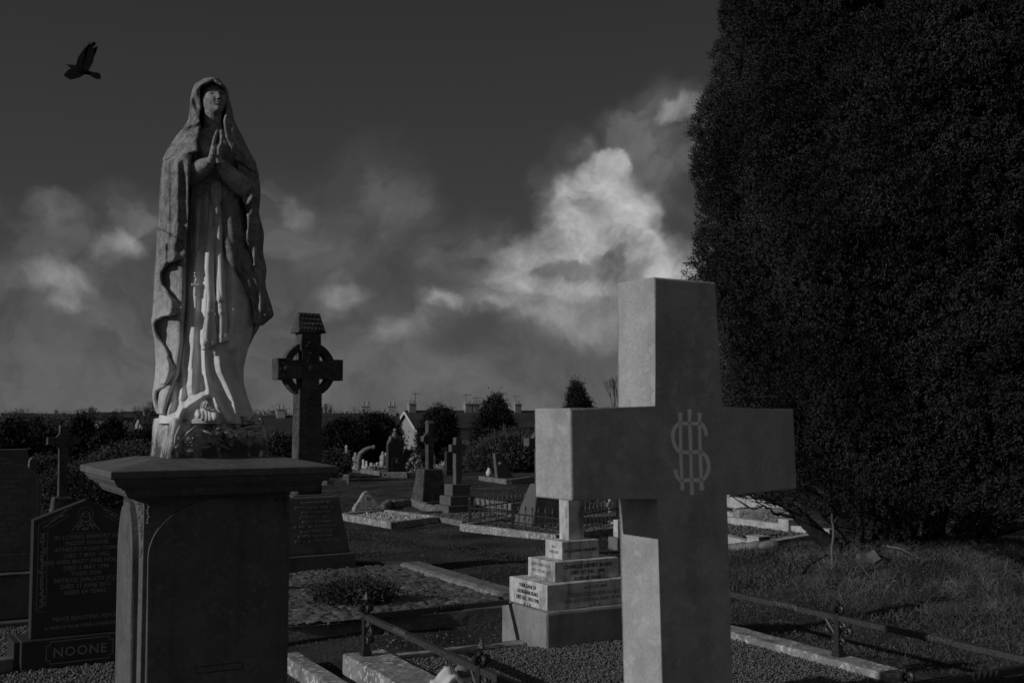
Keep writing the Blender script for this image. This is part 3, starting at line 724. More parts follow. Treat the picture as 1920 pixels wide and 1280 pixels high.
def worn_lines(t, xc, y, z0, n, dz, half, seed, h=.009, mat='letters'):
    mb = MB(); rnd = random.Random(seed)
    for r in range(n):
        z = z0 - r * dz; hf = half * (.45 + .55 * abs(math.sin(r * 1.9 + seed))); x = xc - hf
        while x < xc + hf:
            wd = rnd.uniform(.9, 1.7) * h
            if rnd.random() > .16:
                mb.box(x, x + wd * .25, y - .0012, y + .001, z - h, z + h)
                if rnd.random() > .4: mb.box(x + wd * .25, x + wd, y - .0012, y + .001, z + h * .5, z + h)
                if rnd.random() > .6: mb.box(x + wd * .25, x + wd, y - .0012, y + .001, z - h, z - h * .5)
            x += wd + h * .8
    mb.done('worn_inscription', M[mat], t)
def round_headstone():
    c = gp(-70, 1154, 0); c = Vector((-4.14, 8.30, 0))
    t = thing('headstone', 'dark round-shouldered headstone with worn lettering at the left edge of the picture', 'headstone', c, RZ)
    # right front edge appears near u=82
    zt = zat(860, 8.7); zs = zat(906, 8.7); zb = zat(1069, 8.6); W = .60
    mb = MB(); n = 16; pts = [(0, zb), (W, zb), (W, zs)]
    for i in range(n + 1):
        f = i / n; x = W - f * W; s = abs(2 * f - 1); z = zs + (zt - zs) * (math.cos(s * math.pi / 2) ** .62 if s < 1 else 0)
        if .02 < f < .98: pts.append((x, z + .012))
    pts.append((0, zs)); mb.prism(pts, 0, .09, bev=.014); mb.done('tablet', M['celtic_base'], t)
    mb = MB()
    inner = [(W - .03, zb + .06), (W - .03, zs - .01)] + [(W / 2 + (W / 2 - .03) * math.cos(a), zs + (zt - zs - .02) * math.sin(a) ** .8) for a in np.linspace(.15, math.pi - .15, 14)] + [(.03, zs - .01), (.03, zb + .06)]
    mb.tube([Vector((x, 0, z)) for x, z in inner], .003, 5); mb.box(.03, W - .03, -.002, .001, zb + .13, zb + .134); mb.done('incised_border', M['letters'], t)
    worn_lines(t, W / 2, 0, zt - .12, 14, .040, .20, 5)
    text('R.I.P.', .03, M['letters'], t, (W / 2, -.001, zb + .19)); 
    mb = MB(); mb.box(-.12, W + .0, -.10, .2, .06, zb - .012, bev=.012); mb.box(-.12, W + .02, -.115, .22, zb - .012, zb - .0005, bev=.004, rough=.002); mb.done('base', M['celtic_base'], t)
    mb = MB(); mb.box(-.2, W + .06, -.2, .3, -.05, .058, bev=.01); mb.done('plinth', M['celtic_base'], t)
round_headstone()

def celtic(px, d, ztop_v, zarm_v, base, name_label, scale=1.0, ring=.16, arm=.2, hw=.05, D=.045, zb=.3, roof=False, mat='celtic', bt='taper', bw=.2, group=None, tap=.32):
    """small ring cross; px pixel column of the axis, d distance"""
    x = (px - 960) / F * d
    t = thing('celtic_cross', name_label, 'celtic cross', (x, d, gz(x, d)), RZ, group)
    zt = zat(ztop_v, d) - gz(x, d); zc = zat(zarm_v, d) - gz(x, d)
    mb = MB(); mb.prism(cross_outline(hw, arm, zb, zc - hw * .9, zc + hw * .9, zt), -D, D, bev=.006); mb.done('cross_body', M[mat], t)
    if ring: mb = MB(); ringgeo(mb, ring, ring * .72, D * .6, zc, 28); mb.done('ring', M[mat], t)
    if roof:
        mb = MB(); mb.box(-hw - .015, hw + .015, -D - .015, D + .015, zt - .005, zt + .05, top=(.012, D), bev=.003); mb.done('roof_cap', M[mat], t)
    mb = MB(); mb.box(-bw, bw, -bw * .8, bw * .8, .0, zb, top=(bw * tap, bw * tap * .78), bev=.02, rough=.006); mb.box(-bw - .04, bw + .04, -bw * .8 - .04, bw * .8 + .04, -.1, .08, bev=.01); mb.done('base', M[mat], t)
    return t
celtic(122, 14.5, 797, 826, None, 'slim dark Celtic cross with sunlit left edge before the bushes left of the pedestal', ring=.10, arm=.20, hw=.05, D=.05, zb=.55, bw=.17)
celtic(806, 19.8, 793, 822, None, 'Celtic cross on a tapering lichen-spotted boulder base in the middle distance', ring=.12, arm=.15, hw=.055, D=.06, zb=.64, roof=True, bw=.27)
celtic(1014, 15.9, 795, 828, None, 'Celtic cross on a steep pyramid base inside the spiked railing, half hidden by foreground cross', ring=.16, arm=.25, hw=.06, D=.07, zb=.62, roof=False, bw=.33, mat='celtic_base', tap=.62)

def step_cross():
    d = 17.9; x = (858 - 960) / F * d
    t = thing('stepped_cross', 'plain dark Latin cross on three square steps in the middle distance', 'grave cross', (x, d, 0), RZ)
    f = d / F; z = lambda v: zat(v, d)
    mb = MB(); mb.prism(cross_outline(.052, .135, z(907), z(846), z(833), z(820)), -.05, .05, bev=.004); mb.done('cross_body', M['celtic_base'], t)
    for w, a, b in ((.165, 907, 928), (.225, 928.2, 945), (.29, 945.2, 966)):
        mb = MB(); mb.box(-w, w, -w * .8, w * .8, z(b), z(a), bev=.008); mb.done('step', M['celtic_base'], t)
step_cross()

def monument():
    c = gp(1024, 1221, .10)
    t = thing('stepped_monument', 'white marble cross on three lettered steps and a rough granite block', 'grave monument', (c.x, c.y, 0), rad(31))
    d = 7.25
    z = lambda v, dd=d: zat(v, dd)
    zb = z(1156, 6.99); z3 = z(1103, 7.05); z2 = z(1059, 7.17); z1 = z(1020, 7.27)
    mb = MB(); mb.box(0, .82, 0, .56, -.03, zb, bev=.018, rough=.004); mb.done('granite_block', M['gran'], t)
    mb = MB(); mb.box(.04, .78, .05, .52, zb + .0005, z3, bev=.004); mb.done('lettered_step', M['marble'], t)
    mb = MB(); mb.box(.145, .66, .12, .45, z3 + .0005, z2, bev=.004); mb.done('lettered_step', M['marble'], t)
    mb = MB(); mb.box(.245, .545, .185, .39, z2 + .0005, z1, bev=.004); mb.done('lettered_step', M['marble'], t)
    mb = MB(); mb.prism([(p + .395, q) for p, q in cross_outline(.062, .17, z1 + .0005, 1.20, 1.34, 1.56)], .235, .35, bev=.004); mb.done('cross_body', M['marble'], t)
    ld = M['letters_d']; Lr = Matrix.Rotation(-math.pi / 2, 4, 'Z') @ Matrix.Rotation(math.pi / 2, 4, 'X')
    g = []
    g.append(text('IN LOVING MEMORY', .028, ld, t, (.395, .184, z1 - .05)))
    for s, k, sz in (('CHARLES HENRY BLAKE', 0, .036), ('DIED 1ST DEC. 1899,', 1, .031), ('AGED 85 YEARS.', 2, .031)): g.append(text(s, sz, ld, t, (.41, .119, z2 - .02 - k * .042), bold=.0004))
    for s, k, sz in (('ALSO HIS WIFE', 0, .028), ('ROSE GEORGINA BLAKE', 1, .036), ('DIED JULY 5TH 1916, AGED 84 YEARS', 2, .030), ('R.  I.  P.', 3, .028)): g.append(text(s, sz, M['letters'], t, (.42, .049, z3 - .02 - k * .041), bold=.0004))
    for s, k, x, yy, zz, sz in (('ALSO', 0, .244, .285, z1 - .03, .022), ('THEIR SON', 1, .244, .285, z1 - .03, .026)): g.append(text(s, sz, M['letters'], t, (x, yy, zz - k * .032), rot=Lr, width=.9))
    for s, k in (('JAMES HENRY BLAKE', 0), ('DIED 12TH DEC. 1878', 1), ('AGED 30 YEARS.', 2)): g.append(text(s, .029, M['letters'], t, (.144, .285, z2 - .02 - k * .042), rot=Lr, width=.85))
    for s, k in (('THEIR DAUR OF', 0), ('GEORGIANA BLAKE', 1), ('DIED DEC. 14TH 1940.', 2), ('R.  I.  P.', 3)): g.append(text(s, .034, ld, t, (.039, .285, z3 - .02 - k * .041), rot=Lr, width=.85, bold=.0006))
    dk = [o for o in g if o.data.materials[0] == ld]; pl = [o for o in g if o.data.materials[0] != ld]
    merge(dk, 'inscription'); merge(pl, 'inscription')
monument()
# ------------------------------------------------------------------ kerbs, graves
def beam(mb, p, q, w, z0, z1, bev=.01, rough=.004):
    p = Vector((p[0], p[1], 0)); q = Vector((q[0], q[1], 0)); L = (q - p).length; a = math.atan2(q.y - p.y, q.x - p.x)
    m2 = MB(); m2.box(0, L, -w / 2, w / 2, z0, z1, bev=bev, rough=rough)
    m2.bm.transform(Matrix.Translation(p) @ Matrix.Rotation(a, 4, 'Z')); me = bpy.data.meshes.new('t'); m2.bm.to_mesh(me); m2.bm.free(); mb.bm.from_mesh(me); bpy.data.meshes.remove(me)
def surround(name, pts, w, z0, z1, mat, label, cat='grave kerb', closed=True, group=None, bev=.012, rough=.004):
    """grave surround as a thing at its first corner, every side a part"""
    o = Vector((pts[0][0], pts[0][1], 0)); t = thing(name, label, cat, o, 0, group); n = len(pts)
    for i in range(n if closed else n - 1):
        p = Vector((pts[i][0], pts[i][1], 0)) - o; q = Vector((pts[(i + 1) % n][0], pts[(i + 1) % n][1], 0)) - o
        d = (q - p).normalized(); mb = MB(); beam(mb, p - d * w * (.498 if i % 2 == 0 else -.502), q + d * w * (.498 if i % 2 == 0 else -.502), w, z0, z1, bev, rough); mb.done('kerb_side', M[mat], t)
    return t
TP = rad(62); AP = Vector((math.sin(TP), math.cos(TP), 0)); BP = Vector((-AP.y, AP.x, 0)); P1 = Vector((-.89, 6.80, 0))
def pf(a, b): p = P1 + AP * a + BP * b; return (p.x, p.y)
def plot_kerb():
    t = thing('grave_kerb', 'broad lichened kerb around the gravel plot of the marble monument, carrying the low iron railing', 'grave kerb', (P1.x, P1.y, 0))
    o = (P1.x, P1.y)
    def side(p, q, w, z1=.15): mb = MB(); a, b = pf(*p), pf(*q); beam(mb, (a[0] - o[0], a[1] - o[1]), (b[0] - o[0], b[1] - o[1]), w, -.04, z1, .012, .004); mb.done('kerb_side', M['kerb'], t)
    side((.03, .10), (.03, -3.0), .27); side((.166, .04), (1.12, .04), .10, .12); side((1.98, .05), (2.40, .05), .12, .12); side((2.49, .1), (2.49, -3.0), .17); side((.17, -2.86), (2.40, -2.86), .2)
plot_kerb()
pebbles('gravel', [pf(.15, -.1), pf(.15, -2.78), pf(2.37, -2.78), pf(2.37, -.1)], .115, 5200, .0085, M['pebble'], 'dark grey gravel filling the railed plot')

def scroll(mb, c, ax, r, start, turns, dirn, th, yoff=0):
    """iron scroll in plane spanned by ax (horizontal) and z"""
    pts = []; n = int(16 * turns) + 4
    for i in range(n):
        f = i / (n - 1); a = start + dirn * f * turns * 2 * math.pi; rr = r * (1 - .72 * f)
        pts.append(Vector(c) + ax * (rr * math.cos(a)) + Vector((0, 0, rr * math.sin(a))))
    mb.tube(pts, [th * (1.1 - .3 * i / n) for i in range(n)], 6)
def iron_post(parent, p, rz, axes=((1, 0), (-1, 0)), mat='iron', h=.36):
    """cast post with leafy finial; local origin on kerb"""
    e = bpy.data.objects.new('post', None)
    mb = MB(); b = .5
    mb.box(-.03, .03, -.03, .03, 0, .03, bev=.003); mb.box(-.022, .022, -.022, .022, .03, .075, top=(.006, .006)); mb.box(-.020, .020, -.020, .020, .072, .26, bev=.002); mb.box(-.019, .019, -.019, .019, .20, .252, bev=.004)
    mb.box(-.018, .018, -.018, .018, .275, .285, bev=.002); mb.box(-.010, .010, -.010, .010, .25, .315)
    for ax, ay in axes:
        v = Vector((ax, ay, 0))
        mb.tube([v * .012 + Vector((0, 0, .10)), v * .03 + Vector((0, 0, .13)), v * .105 + Vector((0, 0, .212))], .009, 6)
        scroll(mb, v * .078 + Vector((0, 0, .158)), v, .030, -2.2, 1.0, 1, .0115)
        scroll(mb, v * .036 + Vector((0, 0, .185)), v, .022, 0, 1.0, 1, .011)
        scroll(mb, v * .030 + Vector((0, 0, .088)), v, .022, 2.4, .9, -1, .011)
    for v in (Vector((1, 0, 0)), Vector((-1, 0, 0)), Vector((0, 1, 0)), Vector((0, -1, 0))):
        scroll(mb, v * .024 + Vector((0, 0, .285)), v, .019, -1.8, .8, 1, .012)
    # spear head
    mb.raw([(0, 0, h + .02), (.020, 0, .335), (0, .020, .335), (-.020, 0, .335), (0, -.020, .335), (0, 0, .305)], [(0, 1, 2), (0, 2, 3), (0, 3, 4), (0, 4, 1), (5, 2, 1), (5, 3, 2), (5, 4, 3), (5, 1, 4)])
    R = Matrix.Translation(p) @ Matrix.Rotation(rz, 4, 'Z'); mb.bm.transform(R)
    return mb.done('post', M[mat], parent)
def twisted_rail(parent, p, q, z, mat='iron', r=.0165, tw=(.55, .68), z2=None):
    p = Vector((p[0], p[1], z)); q = Vector((q[0], q[1], z if z2 is None else z2)); L = (q - p).length; d = (q - p) / L
    s = Vector((-d.y, d.x, 0)); u = Vector((0, 0, 1)); b = bmesh.new(); prev = None; n = int(L / .012)
    for i in range(n + 1):
        f = i / n; a = 0
        if tw[0] < f < tw[1]: a = (f - tw[0]) / (tw[1] - tw[0]) * math.pi * 5
        elif f >= tw[1]: a = math.pi * 5
        rr = r * (1.25 if tw[0] < f < tw[1] else 1.12)
        ring = [b.verts.new(p + d * L * f + (s * math.cos(a + k * math.pi / 2 + math.pi / 4) + u * math.sin(a + k * math.pi / 2 + math.pi / 4)) * rr * 1.2) for k in range(4)]
        if prev:
            for k in range(4): b.faces.new((prev[k], prev[(k + 1) % 4], ring[(k + 1) % 4], ring[k]))
        prev = ring
    mb = MB(); mb.add(b); return mb.done('rail', M[mat], parent)
def plot_railing():
    t = thing('iron_railing', 'low iron railing with twisted rails and spear-topped scrolled posts around the gravel plot', 'railing', (0, 0, 0))
    z0 = .15; zr = z0 + .23; rz = math.pi / 2 - TP
    for a, b, ax, mt in ((.0, -.02, ((1, 0), (0, -1)), 'iron'), (-.01, -1.60, ((0, 1), (0, -1)), 'iron'), (0, -2.80, ((1, 0), (0, 1)), 'iron'), (1.52, -2.79, ((1, 0), (-1, 0)), 'iron'), (2.49, -1.38, ((0, 1), (0, -1)), 'iron'), (2.49, -2.8, ((-1, 0), (0, 1)), 'iron'), (2.49, 0, ((-1, 0), (0, -1)), 'iron')):
        x, y = pf(a, b); iron_post(t, Vector((x, y, z0)), rz, ax, mt)
    e_ = wp(952, 1128, 7.5); twisted_rail(t, pf(0, -.02), (e_.x, e_.y), zr, tw=(.48, .66), z2=e_.z); twisted_rail(t, pf(1.98, .05), pf(2.49, 0), zr, tw=(.4, .6))
    for (a, b), (c, d), tw in ( ((0, -.02), (-.01, -1.6), (.3, .42)), ((-.01, -1.6), (0, -2.8), (.5, .6)), ((0, -2.8), (1.52, -2.79), (.4, .55)), ((1.52, -2.79), (2.49, -2.8), (.42, .60)), ((2.49, 0), (2.49, -1.38), (.6, .75)), ((2.49, -1.38), (2.49, -2.8), (.45, .6))):
        twisted_rail(t, pf(a, b), pf(c, d), zr, tw=tw, mat='iron_grey' if abs(a - c) < .1 else 'iron')
plot_railing()

def paved_grave():
    z = .11
    P = [gp(u, v, z) for u, v in ((380, 1180), (690, 1160), (950, 1131), (958, 1116), (768, 1058), (640, 1060), (380, 1090))]
    t = thing('paved_grave', 'low grave covered in rough crazy paving with a rounded kerb, behind the iron railing', 'grave', (P[2].x, P[2].y, 0))
    o = Vector((P[2].x, P[2].y, 0)); poly = [(p.x, p.y) for p in P]
    A0 = np.array([AX.x, AX.y]); B0 = np.array([BX.x, BX.y]); pp = np.array([[(p - P[2]).dot(AX), (p - P[2]).dot(BX)] for p in P]); lo, hi = pp.min(0), pp.max(0); st_ = .016
    ga, gb = np.meshgrid(np.arange(lo[0], hi[0], st_), np.arange(lo[1], hi[1], st_)); rg = np.random.default_rng(8); n = 1700
    sx, sy = rg.uniform(lo[0], hi[0], n), rg.uniform(lo[1], hi[1], n); q = np.stack([ga.ravel(), gb.ravel()], 1)
    wq = q + .008 * np.stack([np.sin(q[:, 1] * 31 + 2 * np.sin(q[:, 0] * 17)), np.sin(q[:, 0] * 27 + 2 * np.sin(q[:, 1] * 23))], 1)
    d1 = np.full(len(q), 9.); d2 = np.full(len(q), 9.); id_ = np.zeros(len(q), int)
    for k in range(n):
        dd = np.hypot((wq[:, 0] - sx[k]) * .62, (wq[:, 1] - sy[k]) * 1.25); m_ = dd < d1; d2 = np.where(m_, d1, np.minimum(d2, dd)); id_[m_] = k; d1 = np.where(m_, dd, d1)
    hz = rg.normal(0, .0045, n)[id_] + rg.normal(0, .05, n)[id_] * (q[:, 0] - sx[id_]) + rg.normal(0, .12, n)[id_] * (q[:, 1] - sy[id_]) - .020 * np.exp(-((d2 - d1) / .008) ** 2) + rg.normal(0, .0012, len(q))
    wx_ = P[2].x + q[:, 0] * A0[0] + q[:, 1] * B0[0]; wy_ = P[2].y + q[:, 0] * A0[1] + q[:, 1] * B0[1]; ins = inpoly(wx_, wy_, poly).reshape(ga.shape)
    V = np.stack([wx_ - o.x, wy_ - o.y, z + hz], 1); r_, c_ = ga.shape; ii = np.arange(r_ * c_).reshape(r_, c_)
    Q = np.stack([ii[:-1, :-1], ii[:-1, 1:], ii[1:, 1:], ii[1:, :-1]], -1)[ins[:-1, :-1] & ins[1:, 1:]].reshape(-1, 4)
    link('crazy_paving', fastmesh('crazy_paving', V, Q), M['paving'], t)
    m2 = MB(); m2.raw([(p.x - o.x, p.y - o.y, z - .02) for p in P], [tuple(range(len(P)))]); m2.done('mortar_bed', M['paving'], t)
    mb = MB(); beam(mb, P[3] - o, P[4] - o, .26, -.04, z + .035, .05, .004); mb.done('kerb_side', M['kerb_grey'], t)
    mb = MB(); beam(mb, P[0] - o, P[2] - o, .12, -.04, z - .005, .012, .004); mb.done('kerb_side', M['kerb_grey'], t)
    PLOTS.append(poly)
paved_grave()
surround('grave_kerb', [gp(540, 1066, .12), gp(650, 1052, .12), gp(770, 1054, .12)], .10, -.04, .13, 'dark_gran', 'dark narrow kerb in front of the tall Celtic cross base', closed=False)

# kerb running into the bottom edge right of the pedestal, and gravel left of it
surround('grave_kerb', [gp(548, 1226, .08), gp(668, 1300, .08)], .12, -.05, .08, 'kerb', 'short lichened kerb running out of the bottom edge just right of the pedestal', closed=False)
a0 = gp(-160, 1300, .02); 
pebbles('gravel', [gp(-60, 1330, .02), gp(320, 1300, .02), gp(320, 1215, .02), gp(215, 1150, .02), gp(90, 1135, .02), gp(-60, 1150, .02)], .02, 3600, .011, M['pebble'], 'dark gravel around the paired headstone and the pedestal on the left')
surround('grave_kerb', [gp(-120, 1255, .10), gp(34, 1228, .10)], .10, -.05, .10, 'kerb_grey', 'grey kerb meeting the left side of the headstone with engraved robed figure', closed=False)

# middle distance graves
def gpoly(pts, z=0): return [gp(u, v, z) for u, v in pts]
g = gpoly([(640, 964), (735, 980), (822, 970), (720, 957)], .06)
surround('grave_kerb', g, .09, -.05, .08, 'kerb', 'low kerb of the small pebble-covered grave with the scrolled headstone'); pebbles('pebbles', [(p.x, p.y) for p in g], .04, 900, .022, M['pebble_w'], 'white pebbles on the small grave with the scrolled headstone')
g = gpoly([(774, 961), (868, 977), (1000, 972), (905, 952)], .06)
surround('grave_kerb', g, .09, -.05, .07, 'kerb_grey', 'long low kerb in front of the stepped cross, level with the grass'); pebbles('gravel', [(p.x, p.y) for p in g], .03, 500, .02, M['pebble'], 'dark gravel at the foot of the stepped cross')
g = gpoly([(870, 984), (1042, 1004), (1200, 985), (1020, 962)], .06)
surround('grave_kerb', g, .09, -.05, .08, 'kerb', 'pale kerb under the spiked railing around the pyramid-based Celtic cross'); pebbles('gravel', [(p.x, p.y) for p in g], .04, 1100, .018, M['pebble'], 'gravel inside the spiked railing')
surround('grave_kerb', [gp(u, v, .06) for u, v in ((718, 948), (728, 941), (775, 938), (800, 948), (832, 955))], .13, -.05, .09, 'kerb_grey', 'rough rounded kerb stones at the foot of the boulder-based Celtic cross', closed=False, bev=.04, rough=.02)
surround('grave_kerb', [gp(u, v, .06) for u, v in ((888, 937), (962, 947), (990, 942))], .12, -.05, .10, 'kerb_grey', 'pale kerb behind the spiked railing, left of the pyramid base', closed=False)
surround('grave_kerb', [gp(u, v, .1) for u, v in ((720, 886), (757, 886), (838, 884))], .2, -.05, .12, 'kerb_grey', 'grey kerb under the dark far headstone with a figure on top', closed=False)
surround('grave_kerb', [gp(u, v, .1) for u, v in ((682, 879), (722, 884))], .14, -.05, .1, 'kerb_grey', 'low kerb left of the dark far headstone', closed=False)
surround('grave_kerb', [gp(u, v, .08) for u, v in ((905, 894), (952, 900), (1000, 894))], .15, -.05, .1, 'kerb_grey', 'low kerb under the small leaning stone in front of the windblown shrub', closed=False)
def two_post_kerb():
    a, b = gp(610, 898, .1), gp(650, 897, .1); t = thing('grave_kerb', 'short far kerb between two knee-high stone blocks, just right of the tall Celtic cross', 'grave kerb', (a.x, a.y, 0))
    mb = MB(); beam(mb, (0, 0), (b.x - a.x, b.y - a.y), .14, -.05, .08, .01, .003); mb.done('kerb_side', M['kerb_grey'], t)
    for p in (Vector((0, 0, 0)), b - a): mb = MB(); mb.box(p.x - .07, p.x + .07, p.y - .07, p.y + .07, -.05, .2, bev=.02); mb.done('end_block', M['kerb_grey'], t)
two_post_kerb()

def scroll_headstone():
    c = gp(664, 960, .06); t = thing('headstone', 'small weathered headstone with scrolled bell-shaped top on the pebble-covered grave', 'headstone', (c.x, c.y, .04), RZ - rad(9))
    pts = [(0, 0), (.36, 0), (.36, .06), (.35, .09), (.31, .12), (.285, .17), (.25, .24), (.22, .28), (.18, .295), (.14, .28), (.11, .24), (.075, .17), (.05, .12), (.01, .09), (0, .06)]
    mb = MB(); mb.prism([(x * 1.2, z * 1.15) for x, z in pts], 0, .13, bev=.014); mb.done('tablet', M['kerb'], t)
    mb = MB(); mb.box(-.03, .43, -.03, .17, -.05, .03, bev=.008); mb.done('base', M['kerb_grey'], t)
    mb = MB(); mb.ball((.2, -.002, .23), (.03, .006, .03), 2); mb.box(.08, .33, -.004, .002, .06, .066); mb.done('carved_boss', M['kerb_grey'], t, True)
scroll_headstone()
def spiked_railing():
    t = thing('spiked_railing', 'low iron railing with arrow-tipped spikes and plain posts around the pyramid-based Celtic cross', 'railing', (0, 0, 0))
    C = [gp(881, 981, .04), gp(961, 993, .04), gp(1050, 1006, .04), gp(1157, 982, .04), gp(1000, 962, .04)]
    z0, h = .04, .33
    for i, p in enumerate(C):
        mb = MB(); mb.box(p.x - .022, p.x + .022, p.y - .022, p.y + .022, z0, z0 + h, bev=.004); mb.ball((p.x, p.y, z0 + h + .02), .03, 1); mb.done('post', M['iron'], t)
    for i in range(5):
        p, q = C[i], C[(i + 1) % 5]; L = (q - p).length; d = (q - p).normalized(); mb = MB()
        for zz in (z0 + .22, z0 + .05):
            mb.tube([Vector((p.x, p.y, zz)), Vector((q.x, q.y, zz))], .011 if zz > .2 else .007, 6)
        mb.done('rail', M['iron'], t)
        n = max(3, int(L / .13))
        for k in range(1, n):
            s = p + d * (L * k / n); mb = MB(); mb.tube([Vector((s.x, s.y, z0 + .03)), Vector((s.x, s.y, z0 + .30))], .006, 4)
            mb.raw([(s.x, s.y, z0 + .36), (s.x + .02, s.y, z0 + .285), (s.x, s.y + .02, z0 + .285), (s.x - .02, s.y, z0 + .285), (s.x, s.y - .02, z0 + .285)], [(0, 1, 2), (0, 2, 3), (0, 3, 4), (0, 4, 1), (4, 3, 2, 1)]); mb.done('spike', M['iron'], t)
spiked_railing()

def slab_headstone(u0, u1, vt, vb, d, label, mat='dark_gran', arch=0, th=.12, base=.12):
    x0, x1 = (u0 - 960) / F * d, (u1 - 960) / F * d; g = gz((x0 + x1) / 2, d); W = (x1 - x0) * 1.12; h = zat(vt, d) - g; zb = base
    t = thing('headstone', label, 'headstone', (x0, d, g), RZ)
    pts = [(0, zb), (W, zb), (W, h - arch)] + ([(W / 2 + W / 2 * math.cos(a), h - arch + arch * math.sin(a)) for a in np.linspace(.2, math.pi - .2, 9)] if arch else []) + [(0, h - arch)]
    mb = MB(); mb.prism(pts, 0, th, bev=.008); mb.done('tablet', M[mat], t)
    mb = MB(); mb.box(-.06, W + .06, -.08, th + .08, -.1, zb - .0005, bev=.01); mb.done('base', M[mat], t); return t, W, h
t, W, h = slab_headstone(-40, 40, 843, 960, 13.2, 'plain flat-topped dark slab behind the round-shouldered headstone at far left', 'celtic_base')
t, W, h = slab_headstone(729, 757, 826, 885, 30, 'dark far headstone topped by a small carved figure, between the shrubs', 'dark_gran', .1, .14)
mb = MB(); mb.ball((W / 2, .06, h + .12), (.09, .07, .13), 2); mb.ball((W / 2, .05, h + .28), .055, 2); mb.ball((W / 2 - .13, .05, h + .03), (.07, .06, .12), 1); mb.ball((W / 2 + .13, .05, h + .03), (.07, .06, .12), 1); mb.ball((W / 2 - .18, .05, h - .05), (.06, .05, .08), 1); mb.done('carved_figure', M['kerb_grey'], t, True)
t, W, h = slab_headstone(757, 771, 842, 882, 31.5, 'narrow dark round-topped headstone just right of the one with a figure', 'dark_gran', .12)
t, W, h = slab_headstone(60, 72, 857, 930, 15.2, 'small mossy stone peeping over the round-shouldered headstone', 'celtic_base', .08)
t, W, h = slab_headstone(548, 560, 842, 872, 33, 'small pale stone glimpsed left of the tall Celtic cross shaft', 'kerb_grey', .1)
t, W, h = slab_headstone(838, 850, 846, 880, 29.5, 'narrow dark stone between the two middle-distance crosses', 'dark_gran', .0)
def figures():
    for k, (u, vt, vb, lab) in enumerate(((651, 834, 872, 'far pale standing statue against the dark trees right of the tall Celtic cross'), (668, 848, 876, 'shorter far statue just left of the curved pale ornament'), (719, 846, 876, 'far pale statuette close to the dark headstone with a figure on top'), (725, 848, 878, 'far statuette touching the left edge of the dark headstone'), (813, 848, 880, 'far statuette among pale flowers behind the boulder-based cross'))):
        d = 31 + k * .6; x = (u - 960) / F * d; g = gz(x, d); h = max(.35, zat(vt, d) - g)
        t = thing('garden_statue', lab, 'statue', (x, d, g))
        mb = MB(); mb.lathe([(.10, 0), (.10, h * .18), (.075, h * .2), (.09, h * .25), (.085, h * .5), (.09, h * .7), (.05, h * .82), (.03, h * .85)], 10); mb.ball((0, 0, h * .92), (.045, .045, h * .08), 2); mb.ball((-.05, -.05, h * .62), (.03, .04, .12), 1); mb.done('figure', M['kerb_pale'], t, True)
        mb = MB(); mb.box(-.13, .13, -.13, .13, -.05, h * .12, bev=.01); mb.done('plinth', M['kerb_grey'], t)
    # curved pale ornament
    d = 31; pts = [wp(u, v, d) for u, v in ((672, 876), (673, 862), (676, 850), (684, 843), (694, 839), (701, 838))]
    t = thing('curved_ornament', 'pale weathered arch-shaped ornament bending to the right among far graves', 'grave ornament', (pts[0].x, pts[0].y, gz(pts[0].x, d)))
    o = t.location; mb = MB(); mb.tube([Vector((0, 0, -.05))] + [p - o for p in pts], [.09, .08, .07, .07, .06, .05, .03], 8); mb.ball(pts[-1] - o, .07, 1); mb.done('arch', M['kerb_grey'], t, True)
    mb = MB(); mb.box(-.2, .5, -.15, .15, -.1, .06, bev=.01); mb.done('plinth', M['kerb_grey'], t)
figures()
